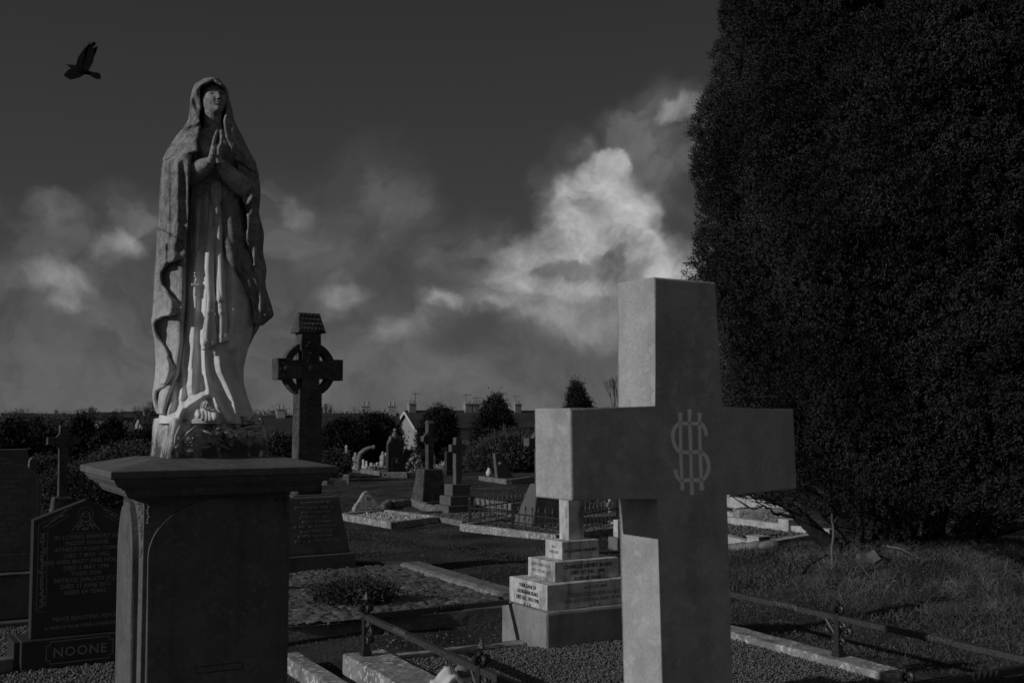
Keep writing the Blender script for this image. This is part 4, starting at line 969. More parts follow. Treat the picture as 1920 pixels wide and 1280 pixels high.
def small_things():
    # white kerbed plots with low slabs far off
    rnd = random.Random(2)
    for k, (u, v, w, h) in enumerate(((664, 875, 8, 7), (681, 873, 3, 14), (687, 874, 3, 12), (697, 873, 6, 8), (711, 872, 12, 9), (780, 876, 6, 14), (772, 878, 5, 10), (790, 877, 6, 16))):
        p = gp(u, v + 3, 0); d = p.y; s = d / F
        t = thing('white_marker', ['low white slab at the far left of the distant white markers', 'thin leaning white marker left of its twin in the far row', 'thin leaning white marker right of its twin in the far row', 'squat white marker below the curved ornament', 'broad white slab nearest the dark headstone', 'tall white marker in the pale cluster right of the dark headstones', 'low white marker left in the pale cluster right of the dark headstones', 'white marker nearest the boulder-based cross in the pale cluster'][k], 'grave marker', (p.x, p.y, gz(p.x, d)), .5, 'distant white grave markers')
        mb = MB(); mb.box(-w * s / 2, w * s / 2, -.06, .06, -.03, h * s, bev=.02, rough=.01); mb.done('slab', M['kerb_pale'], t)
        mb = MB(); mb.box(-w * s / 2 - .05, w * s / 2 + .05, -.14, .14, -.05, .03, bev=.01); mb.done('base', M['kerb_pale'], t)
    p = gp(936, 895, 0)
    t = thing('leaning_stone', 'small dark stone slab leaning backwards beside a white vase, before the windblown shrub', 'headstone', (p.x, p.y, 0), RZ)
    mb = MB(); mb.prism([(-.05, 0), (.42, 0), (.0, .62), (-.13, .60)], 0, .12, bev=.01); mb.done('slab', M['celtic_base'], t); mb = MB(); mb.ball((.02, -.01, .35), (.05, .02, .04), 1); mb.done('plaque', M['kerb_pale'], t)
    p = gp(917, 893, 0); t = thing('vase', 'round white vase at the left foot of the small leaning stone', 'vase', (p.x, p.y, 0))
    mb = MB(); mb.lathe([(.04, 0), (.075, .05), (.08, .1), (.05, .17), (.03, .19), (.045, .22)], 12); mb.done('body', M['white'], t, True); mb = MB(); mb.ball((0, 0, .25), (.06, .06, .05), 1); mb.done('flowers', M['leaf_dark'], t)
    # white post and its block, right of the marble monument
    p = gp(1160, 1028, 0); t = thing('marker_post', 'short square white post on a grey block, just left of the foreground cross shaft', 'grave marker', (p.x, p.y, 0), RZ)
    mb = MB(); mb.box(-.09, .09, -.09, .09, -.03, .14, bev=.01); mb.done('block', M['kerb_grey'], t); mb = MB(); mb.box(-.045, .045, -.045, .045, .14, .34, bev=.004); mb.done('post', M['marble'], t)
    p = gp(1145, 968, 0); t = thing('small_cross', 'tiny white cross beyond the spiked railing, left of the foreground cross shaft', 'grave cross', (p.x, p.y, 0), RZ)
    mb = MB(); mb.prism(cross_outline(.025, .08, .05, .16, .21, .27), -.02, .02); mb.done('cross_body', M['white'], t); mb = MB(); mb.box(-.15, .15, -.1, .1, -.03, .06, bev=.01); mb.done('base', M['kerb_grey'], t)
    p = gp(1105, 985, 0); t = thing('ledger_stone', 'flat pale ledger slab lying beyond the spiked railing beside the tiny white cross', 'ledger', (p.x, p.y, .05), RZ)
    mb = MB(); mb.box(-.3, .5, -.2, .25, -.05, .1, bev=.02, rough=.005); props(mb.done('slab', M['kerb_grey'], t))
    # shepherd-hook lantern stand
    p = gp(773, 905, 0); 
    for u, v0, v1, lab in ((774, 862, 912, 'thin iron lantern pole with a hooked top left of the boulder-based cross'), (735, 858, 893, 'short thin iron pole before the dark far headstone')):
        p = gp(u, v1, 0); t = thing('lantern_pole', lab, 'pole', (p.x, p.y, 0)); h = zat(v0, p.y)
        mb = MB(); mb.tube([Vector((0, 0, -.05)), Vector((0, 0, h * .9)), Vector((.03, 0, h)), Vector((.10, 0, h)), Vector((.12, 0, h * .94))], .008, 5); mb.done('pole', M['iron'], t)
        mb = MB(); mb.box(.085, .155, -.03, .03, h * .94 - .11, h * .94 - .0, bev=.01); mb.done('lantern', M['iron'], t)
    # broken marble ornament on near kerb
    c = gp(838, 1290, .16)
    t = thing('broken_ornament', 'broken white marble scroll ornament lying on the near kerb at the bottom edge', 'grave ornament', (c.x, c.y, .15), RZ)
    rnd = random.Random(5); b = bmesh.new(); bmesh.ops.create_grid(b, x_segments=12, y_segments=10, size=.5)
    for v in b.verts:
        x, y = v.co.x, v.co.y; v.co = Vector((x * .15 + .01 * noise.noise(Vector((y * 7, 0, 1))), y * .10, .05 + .035 * math.sin(x * 5 + .8) + .012 * noise.noise(Vector((x * 9, y * 9, 0))) + (.03 if y > .1 else 0)))
    ret = bmesh.ops.extrude_face_region(b, geom=b.faces[:]); 
    for e in ret['geom']:
        if isinstance(e, bmesh.types.BMVert): e.co.z -= .03
    mb = MB(); mb.add(b); mb.done('scroll_slab', M['white'], t, True)
    mb = MB(); mb.box(.06, .26, -.03, .07, .0, .045, bev=.012, rough=.006); mb.done('fragment', M['kerb_pale'], t); mb = MB(); mb.ball((.14, .06, .07), (.06, .04, .05), 2); mb.done('fragment', M['kerb_grey'], t, True)
small_things()

# right-hand graves
def right_graves():
    W0, N0, E0, K0 = gp(1290, 1008), gp(1423, 1046), gp(1545, 1022), gp(1478, 1004)
    t = thing('grave_kerb', 'pale concrete grave surround with square corner pillars and gravel, between foreground cross and yew', 'grave kerb', (N0.x, N0.y, 0), RZ)
    def lc(p): d = Vector(p) - N0; x, y = rot2(d.x, d.y, -RZ); return x, y
    for p, q in ((N0, W0), (N0, E0)):
        mb = MB(); a, b = lc(p), lc(q); beam(mb, a, b, .12, -.08, .17, .008, .002); mb.done('kerb_side', M['kerb_pale'], t)
    mb = MB(); mb.box(-.09, .09, -.09, .09, -.08, .23, bev=.006); mb.box(-.10, .10, -.10, .10, .2305, .25, bev=.006); mb.done('pillar', M['kerb_pale'], t)
    b0 = gp(1350, 986); k0 = K0
    mb = MB(); beam(mb, lc(b0), lc(k0), .12, -.08, .15, .008, .002); mb.done('kerb_side', M['kerb_pale'], t)
    x, y = lc(k0); mb = MB(); mb.box(x - .09, x + .09, y - .09, y + .09, -.08, .22, bev=.006); mb.done('pillar', M['kerb_pale'], t)
    e1 = gp(1560, 1012); mb = MB(); beam(mb, lc(k0), lc(e1), .12, -.08, .14, .008, .002); mb.done('kerb_side', M['kerb_pale'], t)
    pebbles('gravel', [(p.x, p.y) for p in (N0, E0, e1, K0, b0, W0)], .06, 900, .02, M['pebble'], 'speckled gravel in the grave with corner pillars')
    p = gp(1385, 984); t = thing('tomb_block', 'long rough-hewn grey stone block behind the grave with corner pillars', 'tomb', (p.x, p.y, 0), rad(5)); mb = MB(); mb.box(0, .72, 0, .35, -.05, .22, bev=.03, seg=3, rough=.012); mb.done('block', M['kerb'], t)
    # further pale kerbs
    surround('grave_kerb', [gp(1330, 944), gp(1405, 952), gp(1500, 966)], .12, -.05, .16, 'kerb_pale', 'far pale kerb with a corner block seen under the right arm of the foreground cross', closed=False)
    surround('grave_kerb', [gp(1330, 966), gp(1395, 974)], .12, -.05, .10, 'kerb_pale', 'short dim kerb just above the rough-hewn block', closed=False)
    for u, v, w, h, lab, mt in ((1368, 942, .22, .22, 'pale upright block leftmost under the right arm of the foreground cross', 'kerb_pale'), (1390, 940, .16, .2, 'dark-faced block between two pale ones under the cross arm', 'kerb_grey'), (1424, 948, .4, .18, 'wide low pale block rightmost under the cross arm', 'kerb')):
        p = gp(u, v); t = thing('grave_block', lab, 'grave block', (p.x, p.y, 0), RZ); mb = MB(); mb.box(-w / 2, w / 2, -w / 2, w / 2, -.05, h, bev=.02, rough=.006); mb.done('block', M[mt], t)
    surround('grave_kerb', [gp(1838, 1030), gp(1908, 1034), gp(1990, 1024)], .14, -.05, .17, 'kerb', 'lichened kerb seen beneath the yew branches at the right edge', closed=False)
    surround('grave_kerb', [gp(1820, 1008), gp(1960, 1006)], .12, -.05, .12, 'kerb_grey', 'thin far kerb behind the one at the right edge', closed=False)
    # rubble footing stones of the pillar grave
    rnd = random.Random(9)
    for k in range(7):
        p = gp(1372 + k * 12, 1046 + k * 2.2 + rnd.uniform(-2, 2)); 
        mb = MB(); mb.ball((0, 0, .02), (.09 + rnd.random() * .04, .07, .05 + rnd.random() * .02), 2)
        for v in mb.bm.verts: v.co += noise.noise_vector(v.co * 14 + Vector((k, 0, 0))) * .018
        o = mb.done('footing_stone', M['kerb_grey'], None, True); o.location = (p.x, p.y, gz(p.x, p.y)); props(o, 'rounded footing stones along the foot of the pillared grave surround', 'stone', 'footing stones along the pillared grave')
right_graves()
# ------------------------------------------------------------------ the praying statue
ST_LOC = Vector((-1.485, 5.431, 1.392)); ST_AZ = math.atan2(-1.485, 5.431)
VV_ = Vector((math.sin(ST_AZ), math.cos(ST_AZ), 0)); RR_ = Vector((VV_.y, -VV_.x, 0)); DC = ST_LOC.x * VV_.x + ST_LOC.y * VV_.y; SC_W = .00262
def S(u, v, w=0):
    """statue clay coordinates: u across, v down, w depth (negative = front); returns metres in the statue's own frame"""
    u = np.asarray(u, float); v = np.asarray(v, float); w = np.asarray(w, float)
    a = (u - 960) / F; t = (640 - v) / F; y = math.cos(PITCH) - t * math.sin(PITCH); z = math.sin(PITCH) + t * math.cos(PITCH)
    k = (DC + w * SC_W) / (a * VV_.x + y * VV_.y); X, Y, Z = a * k, y * k, CAMZ + z * k
    dx, dy = X - ST_LOC.x, Y - ST_LOC.y
    return np.stack(np.broadcast_arrays(dx * RR_.x + dy * RR_.y, dx * VV_.x + dy * VV_.y, Z - ST_LOC.z), -1)
def SV(u, v, w=0): return Vector(S(u, v, w).tolist())
st = thing('statue', 'weathered stone statue of a hooded woman praying, face raised, on the tall dark pedestal', 'statue', (ST_LOC.x * PS, ST_LOC.y * PS, CAMZ + (ST_LOC.z - CAMZ) * PS), math.atan2(RR_.y, RR_.x)); st.scale = (PS, PS, PS)
def grid_mesh(G, close_u=False, caps=False):
    r, c = G.shape[:2]; i = np.arange(r * c).reshape(r, c); V = G.reshape(-1, 3)
    if close_u: Q = np.stack([i[:-1], np.roll(i, -1, 1)[:-1], np.roll(i, -1, 1)[1:], i[1:]], -1).reshape(-1, 4)
    else: Q = np.stack([i[:-1, :-1], i[:-1, 1:], i[1:, 1:], i[1:, :-1]], -1).reshape(-1, 4)
    faces = Q.tolist(); V = V.tolist()
    if caps:
        for row in (0, r - 1):
            V.append(G[row].mean(0).tolist()); b = len(V) - 1
            for k in range(c): faces.append((i[row, k], i[row, (k + 1) % c], b))
    me = bpy.data.meshes.new('g'); me.from_pydata(V, [], faces); me.update(); return me
def join(mes, name, mat, parent):
    b = bmesh.new()
    for m in mes: b.from_mesh(m)
    bmesh.ops.recalc_face_normals(b, faces=b.faces[:]); me = bpy.data.meshes.new(name); b.to_mesh(me); b.free(); return link(name, me, mat, parent)
def tab(rows, v):
    vs = [r[0] for r in rows]; return [np.interp(v, vs, [r[k] for r in rows]) for k in range(1, len(rows[0]))]
GR = [(234, 386, 412, 14, 16), (246, 372, 428, 28, 28), (262, 354, 444, 38, 38), (285, 346, 450, 44, 42), (310, 348, 450, 44, 42), (337, 358, 442, 38, 38), (350, 356, 446, 40, 42), (380, 350, 452, 45, 46), (430, 346, 464, 50, 50), (500, 342, 474, 57, 52), (560, 338, 478, 62, 52),
      (600, 337, 477, 64, 52), (650, 333, 466, 64, 50), (690, 326, 457, 66, 50), (715, 318, 457, 68, 52), (740, 310, 463, 74, 54), (765, 302, 472, 82, 58), (785, 297, 479, 86, 60), (794, 296, 482, 86, 60)]
FOLDS = [([(381, 630), (386, 700), (393, 738)], 4.5, 9), ([(407, 655), (415, 695), (430, 728), (440, 752), (446, 792)], 9, 17), ([(342, 600), (342, 715), (337, 790)], 4, 8), ([(316, 690), (318, 740), (313, 794)], 10, 14),
         ([(398, 733), (372, 748), (345, 765), (326, 788)], 6, 15), ([(396, 735), (408, 760), (428, 788)], 5, 14), ([(386, 350), (389, 480), (382, 640)], 6, 6), ([(426, 345), (434, 450), (440, 560), (434, 650)], 8, 9),
         ([(371, 352), (368, 500), (362, 620), (356, 720)], 7, 9), ([(452, 600), (450, 690), (462, 750), (472, 794)], 7, 12), ([(408, 340), (406, 390), (416, 470), (414, 560)], 4, 6), ([(356, 500), (350, 640), (330, 700)], 5, 6), ([(362, 690), (361, 735)], 5, 7), ([(395, 350), (409, 400)], 3, 4), ([(440, 350), (452, 440), (462, 540)], 6, 5), ([(375, 260), (388, 330)], 6, 4), ([(425, 260), (412, 330)], 6, 4)]
def fold_disp(u, v):
    d = np.zeros_like(u)
    for pl, sg, am in FOLDS:
        best = np.full(u.shape, 1e9); tt = np.zeros_like(u); L = len(pl) - 1
        for i in range(L):
            (x0, y0), (x1, y1) = pl[i], pl[i + 1]; dx, dy = x1 - x0, y1 - y0; t = np.clip(((u - x0) * dx + (v - y0) * dy) / (dx * dx + dy * dy), 0, 1)
            dd = np.hypot(u - x0 - t * dx, v - y0 - t * dy); k = dd < best; best = np.where(k, dd, best); tt = np.where(k, (i + t) / L, tt)
        env = np.clip(tt / .18, 0, 1); env = env * env * (3 - 2 * env)
        d += am * env * (np.exp(-(best / sg) ** 2) - .35 * np.exp(-((best - sg * 2.1) / (sg * .8)) ** 2))
    return d
def gown_w(u, v):
    L, R, b, bb = tab(GR, v); c = (L + R) / 2; a = (R - L) / 2; q = np.clip(1 - ((u - c) / a) ** 2, 0, 1)
    return -b * np.sqrt(q) ** .85 - fold_disp(np.asarray(u, float), np.asarray(v, float)) * np.clip(q * 3, 0, 1)
def body():
    mes = []
    vs = np.arange(234, 795, 2.0); ph = np.linspace(0, 2 * math.pi, 260, endpoint=False); PH, VV = np.meshgrid(ph, vs)
    L, R, b, bb = tab(GR, VV); c = (L + R) / 2; a = (R - L) / 2; u = c + a * np.cos(PH); front = np.sin(PH) < 0
    w = np.where(front, -b * np.abs(np.sin(PH)) ** .85 - fold_disp(u, VV) * np.clip((np.sin(PH) ** 2) * 3, 0, 1), bb * np.abs(np.sin(PH)))
    mes.append(grid_mesh(S(u, VV, w), True, True))
    # neck
    mb = MB(); mb.tube([SV(400, 262, 2), SV(399, 240, -4), SV(399, 222, -8), SV(401, 205, -10)], [.062, .046, .043, .045], 20); 
    # forearms in wide sleeves
    mb.tube([SV(356, 330, -30), SV(368, 322, -50), SV(382, 312, -66), SV(392, 305, -76), SV(396, 300, -80)], [.050, .047, .040, .029, .020], 16)
    mb.tube([SV(466, 356, -24), SV(450, 345, -40), SV(432, 330, -54), SV(416, 311, -68), SV(410, 303, -76)], [.055, .054, .046, .032, .020], 16)
    for k in range(4):   # sleeve creases
        f = k / 3; mb.tube([SV(362 + 22 * f, 334 - 18 * f, -58 - 14 * f), SV(368 + 20 * f, 322 - 14 * f, -70 - 12 * f), SV(372 + 16 * f, 308 - 6 * f, -58 - 12 * f)], .007, 6)
        mb.tube([SV(456 - 26 * f, 354 - 20 * f, -54 - 10 * f), SV(448 - 22 * f, 336 - 14 * f, -60 - 8 * f), SV(444 - 18 * f, 320 - 6 * f, -48 - 10 * f)], .008, 6)
    # hands, palms joined, fingers up
    for sg in (-1, 1):
        cu = 402.5
        def H(du, dv, dw): return SV(cu + sg * du + (300 - dv) * .16, dv, -84 + dw + (300 - dv) * -.02)
        mb.tube([H(8, 306, 2), H(5.5, 296, 0), H(4.8, 284, 0), H(4.2, 273, 0), H(3.8, 268, 0)], [.018, .0175, .0175, .0165, .014], 14)
        mb.tube([H(5.5, 292, 7), H(5, 282, 8), H(4.5, 272, 7)], [.014, .015, .013], 10); mb.tube([H(5.5, 292, -6), H(5, 281, -8), H(4.5, 271, -7.5)], [.014, .015, .013], 10)
        for k, (dw, top, r) in enumerate(((-11, 251, .0078), (-4.5, 245, .0085), (2, 243, .0088), (8.5, 247, .0084))):
            dd = (3 - k) * 1.3     # outer fingers show past the others
            mb.tube([H(3.4 + dd, 273, dw * .9), H(3.0 + dd, 264, dw), H(2.8 + dd * .9, 256, dw), H(2.4 + dd * .8, top + 3, dw), H(2.1 + dd * .8, top, dw)], [r * 1.15, r * 1.08, r, r * .85, r * .5], 9)
        mb.tube([H(6, 292, 12), H(6, 282, 17), H(4.5, 272, 18), H(3.5, 265, 17)], [.013, .0115, .010, .006], 9)
    me = bpy.data.meshes.new('m'); mb.bm.to_mesh(me); mb.bm.free(); mes.append(me)
    # head: face looks up and to the right
    n1, n2 = 130, 110; th = np.linspace(0, 2 * math.pi, n1, endpoint=False); la = np.linspace(-math.pi / 2 + .02, math.pi / 2 - .02, n2); TH_, LA = np.meshgrid(th, la)
    x = np.cos(LA) * np.sin(TH_); y = -np.cos(LA) * np.cos(TH_); z = np.sin(LA)      # y negative = face
    fr_ = np.clip(-y, 0, 1)
    def gs(cx, cz, sx, sz, px=None): return np.exp(-((x - cx) / sx) ** 2 - ((z - cz) / sz) ** 2) * (fr_ > .1)
    X = x * (1 - .16 * np.clip(-z, 0, 1) ** 1.5) * 23.5; Y = y * 29; Z = z * 33
    d = 0
    d = d + 3.0 * gs(0, .24, .5, .12)                                   # brow / forehead
    for sg in (-1, 1):
        d = d - 7.0 * gs(sg * .37, .10, .19, .12); d = d + 3.6 * gs(sg * .37, .07, .13, .06) ; d = d + 1.3 * gs(sg * .36, .19, .22, .035)
        d = d - 1.0 * gs(sg * .36, .075, .12, .012); d = d + 1.6 * gs(sg * .45, -.18, .26, .2)  # cheeks
        d = d - 1.4 * gs(sg * .22, -.22, .07, .12)
    nz = np.clip(1 - np.abs(z + .03) / .24, 0, 1)
    d = d + 10.5 * np.exp(-(x / .10) ** 2) * np.where(z > -.17, np.clip((.20 - z) / .37, 0, 1) ** .9, np.clip((z + .235) / .065, 0, 1)) * (fr_ > .1) * (z > -.235)
    for sg in (-1, 1): d = d + 3.2 * gs(sg * .10, -.17, .06, .05)
    d = d - 1.5 * gs(0, -.28, .05, .05) + 3.4 * gs(0, -.345, .18, .036) - 4.0 * gs(0, -.395, .22, .020) + 3.8 * gs(0, -.445, .15, .042) - 3.4 * gs(0, -.53, .20, .045) + 4.4 * gs(0, -.68, .22, .13)
    k = 1 + d / np.sqrt(X ** 2 + Y ** 2 + Z ** 2)
    P = np.stack([X * k, Y * k, Z * k], -1); 
    # hair band at the brow, parted
    hair = np.clip((z - .46) / .1, 0, 1) * (fr_ > .0); P *= (1 + .05 * hair + .015 * hair * np.sin(x * 40))[..., None]
    yaw, pit, rol = rad(15), rad(17), rad(2)
    M3 = np.array((Matrix.Rotation(yaw, 3, 'Z') @ Matrix.Rotation(-pit, 3, 'X') @ Matrix.Rotation(rol, 3, 'Y')))
    P = P @ M3.T
    G = S(402 + P[..., 0], 187 - P[..., 2], -8 + P[..., 1])
    mes.append(grid_mesh(G, True, True))
    # robe figure, arms, hands and head become one continuous carved surface
    o = join(mes, 'figure', M['statue_gown'], st)
    apply_mods(o, [('REMESH', {'mode': 'VOXEL', 'voxel_size': .0026, 'adaptivity': 0.0}), ('SMOOTH', {'factor': .5, 'iterations': 1})])
body()
# veil and mantle ------------------------------------------------------
def shell(rows, vtop, vbot, name, mat, thick, nrow=None, disp=None, vox=.0034, keys=10, ncol=200, sm=2):
    """rows: v, then 10 (u,w) control points from front-left edge round the back to front-right edge. vbot: per key bottom v"""
    nrow = nrow or 260; T = np.linspace(0, 1, nrow); K = len(rows[0][1]); vs = [r[0] for r in rows]
    vb = np.array(vbot, float); ctl = np.zeros((nrow, K, 3))
    for k in range(K):
        v = vtop + T * (vb[k] - vtop); ctl[:, k, 2] = v; ctl[:, k, 0] = np.interp(v, vs, [r[1][k][0] for r in rows]); ctl[:, k, 1] = np.interp(v, vs, [r[1][k][1] for r in rows])
    # catmull-rom across keys
    q = np.linspace(0, K - 1, ncol); i = np.clip(q.astype(int), 0, K - 2); s = (q - i)[None, :, None]
    p1 = ctl[:, i]; p2 = ctl[:, i + 1]; p0 = ctl[:, np.maximum(i - 1, 0)]; p3 = ctl[:, np.minimum(i + 2, K - 1)]
    C = .5 * (2 * p1 + (p2 - p0) * s + (2 * p0 - 5 * p1 + 4 * p2 - p3) * s ** 2 + (-p0 + 3 * p1 - 3 * p2 + p3) * s ** 3)
    U, W, Vv = C[..., 0], C[..., 1], C[..., 2]
    if disp is not None: U, W = disp(U, Vv, W, q[None, :] + 0 * U)
    me = grid_mesh(S(U, Vv, W)); o = link(name, me, mat, st)
    return apply_mods(o, [('SOLIDIFY', {'thickness': thick, 'offset': -1.0 if thick > 0 else 0}), ('REMESH', {'mode': 'VOXEL', 'voxel_size': vox}), ('SMOOTH', {'factor': .5, 'iterations': sm})])
VR = [(144.5, [(399, -20), (398, -16), (397, -10), (396, -4), (397, 4), (398, 8), (400, 4), (401, -4), (400, -12), (399, -20)]),
      (146.5, [(399, -38), (391, -28), (386, -12), (385, 0), (388, 18), (397, 26), (406, 18), (410, 0), (408, -20), (399, -38)]),
      (151, [(392, -42), (384, -32), (378, -14), (375, 0), (381, 30), (397, 40), (411, 30), (414, 0), (412, -24), (406, -42)]),
      (157, [(378, -40), (372, -30), (367, -10), (366, 4), (374, 40), (397, 52), (414, 40), (418, 4), (419, -20), (417, -40)]),
      (168, [(375, -28), (368, -24), (363, -8), (361, 6), (369, 44), (397, 58), (420, 44), (425, 6), (427, -14), (426, -28)]),
      (185, [(375, -20), (366, -20), (359, -8), (357, 8), (366, 48), (397, 62), (424, 48), (429, 8), (430, -10), (427, -22)]),
      (205, [(374, -22), (365, -24), (358, -10), (356, 6), (364, 48), (397, 62), (427, 50), (435, 6), (434, -14), (427, -26)]),
      (225, [(374, -46), (364, -38), (356, -16), (353, 6), (360, 46), (397, 60), (429, 48), (439, 6), (436, -24), (422, -42)]),
      (240, [(372, -56), (361, -46), (349, -20), (344, 4), (356, 46), (397, 60), (434, 48), (446, 4), (439, -34), (422, -52)]),
      (258, [(370, -68), (356, -56), (338, -26), (328, 4), (345, 46), (397, 60), (442, 48), (456, 4), (446, -42), (427, -64)]),
      (284, [(368, -74), (351, -64), (326, -32), (311, 4), (332, 46), (397, 62), (450, 48), (468, 4), (458, -48), (438, -70)]),
      (306, [(366, -74), (343, -64), (317, -34), (302, 4), (322, 48), (397, 64), (460, 50), (480, 4), (470, -50), (448, -70)]),
      (345, [(364, -70), (340, -62), (315, -34), (299, 4), (318, 50), (397, 66), (466, 50), (488, 4), (480, -48), (456, -66)])]
def veil_disp(U, V, W, q):
    # hollow curls of the hem on the left, soft folds on both sides
    g = lambda u, v, a, b, r=0: np.exp(-(((U - u) * math.cos(r) + (V - v) * math.sin(r)) / a) ** 2 - ((-(U - u) * math.sin(r) + (V - v) * math.cos(r)) / b) ** 2)
    fl = (q < 3)
    W = W + fl * (26 * g(366, 193, 5, 12, -.35) + 26 * g(360, 242, 12, 6, -.35) - 7 * g(368, 216, 7, 12) - 6 * g(364, 262, 8, 10) - 5 * g(366, 172, 6, 9))
    W = W - fl * 5 * np.exp(-((U - (392 - (V - 205) * .85)) / 4) ** 2) * (V > 225) * (V < 300)
    W = W - (q < 4) * 7 * np.clip((V - 255) / 35, 0, 1)
    W = W + (q > 6) * (4 * np.sin(V * .11 + U * .05) * np.clip((V - 200) / 30, 0, 1) + 7 * g(432, 235, 5, 12) - 4 * g(440, 262, 5, 18))
    W = W + 1.2 * np.sin(V * .2 + U * .13)
    return U, W
shell(VR, 144.6, [281, 287, 296, 305, 330, 345, 340, 326, 318, 300], 'veil', M['statue_mantle'], .013, disp=veil_disp, vox=.003, nrow=200)
UE = [(300, 358), (345, 355), (400, 354), (425, 352), (440, 346), (455, 343), (468, 348), (476, 351), (485, 344), (492, 325), (501, 306), (509, 300), (518, 299), (534, 303), (551, 317), (561, 329), (567, 336), (577, 341), (587, 336), (592, 325), (594, 306), (597, 291), (606, 285), (616, 285), (628, 290), (637, 297), (655, 309), (675, 321), (684, 329), (694, 330), (700, 327.6), (715, 319), (723, 311), (726, 299), (731, 291), (738, 288), (748, 288.5), (762, 293), (776, 298)]
UL = [(245, 345), (260, 330), (280, 316), (300, 305), (320, 302), (345, 300), (400, 297), (450, 294), (500, 291.5), (560, 288), (600, 285), (640, 291), (680, 292), (700, 291), (720, 289), (740, 287), (760, 289), (780, 297)]
UR = [(245, 444), (265, 456), (300, 472), (320, 484), (345, 488), (375, 486), (400, 488), (450, 494), (500, 497), (540, 498), (560, 501), (580, 507), (592, 508), (607, 489), (625, 478), (645, 468), (665, 459), (690, 452), (705, 451), (740, 450), (780, 450)]
vs_ = [r[0] for r in UE]
def interp(T, v): return float(np.interp(v, [r[0] for r in T], [r[1] for r in T]))
def mrow(v, inset=0):
    e = interp(UE, v) if v >= 300 else interp([(245, 372), (300, 358)], v); l = interp(UL, v) + inset; r = interp(UR, v) - inset
    low = np.clip((v - 600) / 10, 0, 1)
    we = -30 - 44 * min(1, max(0, (e - l)) / 60) - (6 if v > 420 else 0)
    er = interp([(245, 424), (300, 446), (345, 452), (400, 462), (450, 466), (500, 478), (560, 486), (600, 488), (608, 484)], v); er = er if v < 608 else r - 8
    wr = -58 if v < 500 else -54
    if 325 < v < 400: wr = -40
    if v >= 608: wr = 8
    rb = (-46 if v < 608 else 16)
    return (v, [(e, we), (l + .68 * (e - l), we - 3 if e - l > 25 else we + 6), (l + .28 * (e - l), we * .62), (l, 2), (l + 22, 44), (396 - (4 if v > 600 else 0), 66 - (8 if v > 600 else 0)), (r - 24, 46 if v < 608 else 42), (r, 2 if v < 608 else 26), ((r + er) / 2 + 2, rb), (er, wr)])
MR = [mrow(v, 4 if v < 300 else 0) for v in sorted(set([245, 260, 280, 300, 320, 345, 370] + list(range(390, 780, 4)) + [int(a) for a, b in UE if a > 400]))]
def mant_disp(U, V, W, q):
    g = lambda c, s: np.exp(-((U - c) / s) ** 2)
    up = np.clip((V - 296) / 10, 0, 1) * np.clip((452 - V) / 10, 0, 1); left = (q < 3.2)
    W = W - left * up * (6 * g(314, 5) - 4 * g(322.5, 4) + 7 * g(332, 5) - 5 * g(343, 4.5) + 4 * g(353, 4))
    # sleeve-like pocket fold ending in a hook
    hook = np.clip((V - 318) / 15, 0, 1) * np.clip((378 - V) / 8, 0, 1); W = W + left * hook * 6 * g(343, 5)
    # step where the upper panel ends
    hem = 429 + np.clip(U - 304, 0, 80) * .62; k = np.clip((V - hem) / 2.5, 0, 1) * np.clip((490 - V) / 20, 0, 1); W = W + left * k * 9
    mid = np.clip((V - 450) / 8, 0, 1) * np.clip((505 - V) / 10, 0, 1); W = W - left * mid * (7 * g(309, 4) - 5 * g(316, 4) + 6 * g(325, 5) - 5 * g(338, 5))
    lo = np.clip((V - 500) / 10, 0, 1); W = W - left * lo * (4 * np.sin((U - 285) * .22 + V * .012))
    rt = (q > 6) * np.clip((V - 330) / 20, 0, 1) * np.clip((606 - V) / 8, 0, 1)
    W = W - rt * (5 * np.sin(U * .30 + V * .045) + 4 * np.sin(V * .075 + U * .12) + 7 * np.exp(-(((V - 375) - (470 - U) * .9) / 6) ** 2) - 8 * np.exp(-(((V - 388) - (470 - U) * .9) / 6) ** 2))
    U = U + rt * 2.0 * np.sin(V * .09) * np.clip((U - 470) / 20, 0, 1)
    W = W + .35 * np.sin(V * .13 + U * .31)
    return U, W
shell(MR, 247, [776, 776, 776, 776, 780, 780, 780, 780, 780, 780], 'mantle', M['statue_mantle'], .012, disp=mant_disp, vox=.0030, nrow=420, ncol=300, sm=1)
# lining seen inside the falling zigzag hem
def lining():
    vs = np.arange(425, 778, 3.0); q = np.linspace(0, 1, 40); Q, V = np.meshgrid(q, vs)
    l = np.interp(V, [r[0] for r in UL], [r[1] for r in UL]) + 7; r = np.interp(V, [425, 560, 640, 700, 740, 778], [350, 347, 342, 334, 316, 304])
    U = l + Q * (r - l); W = -8 - 50 * Q ** .8 + 55 * np.clip((Q - .88) / .12, 0, 1) ** 2 + 3 * np.sin(V * .07 + 2) - 5 * np.exp(-((Q - .85) / .08) ** 2)
    o = link('mantle_lining', grid_mesh(S(U, V, W)), M['statue_mantle'], st)
    apply_mods(o, [('SOLIDIFY', {'thickness': .012, 'offset': -1}), ('REMESH', {'mode': 'VOXEL', 'voxel_size': .0035}), ('SMOOTH', {'factor': .5, 'iterations': 2})])
lining()
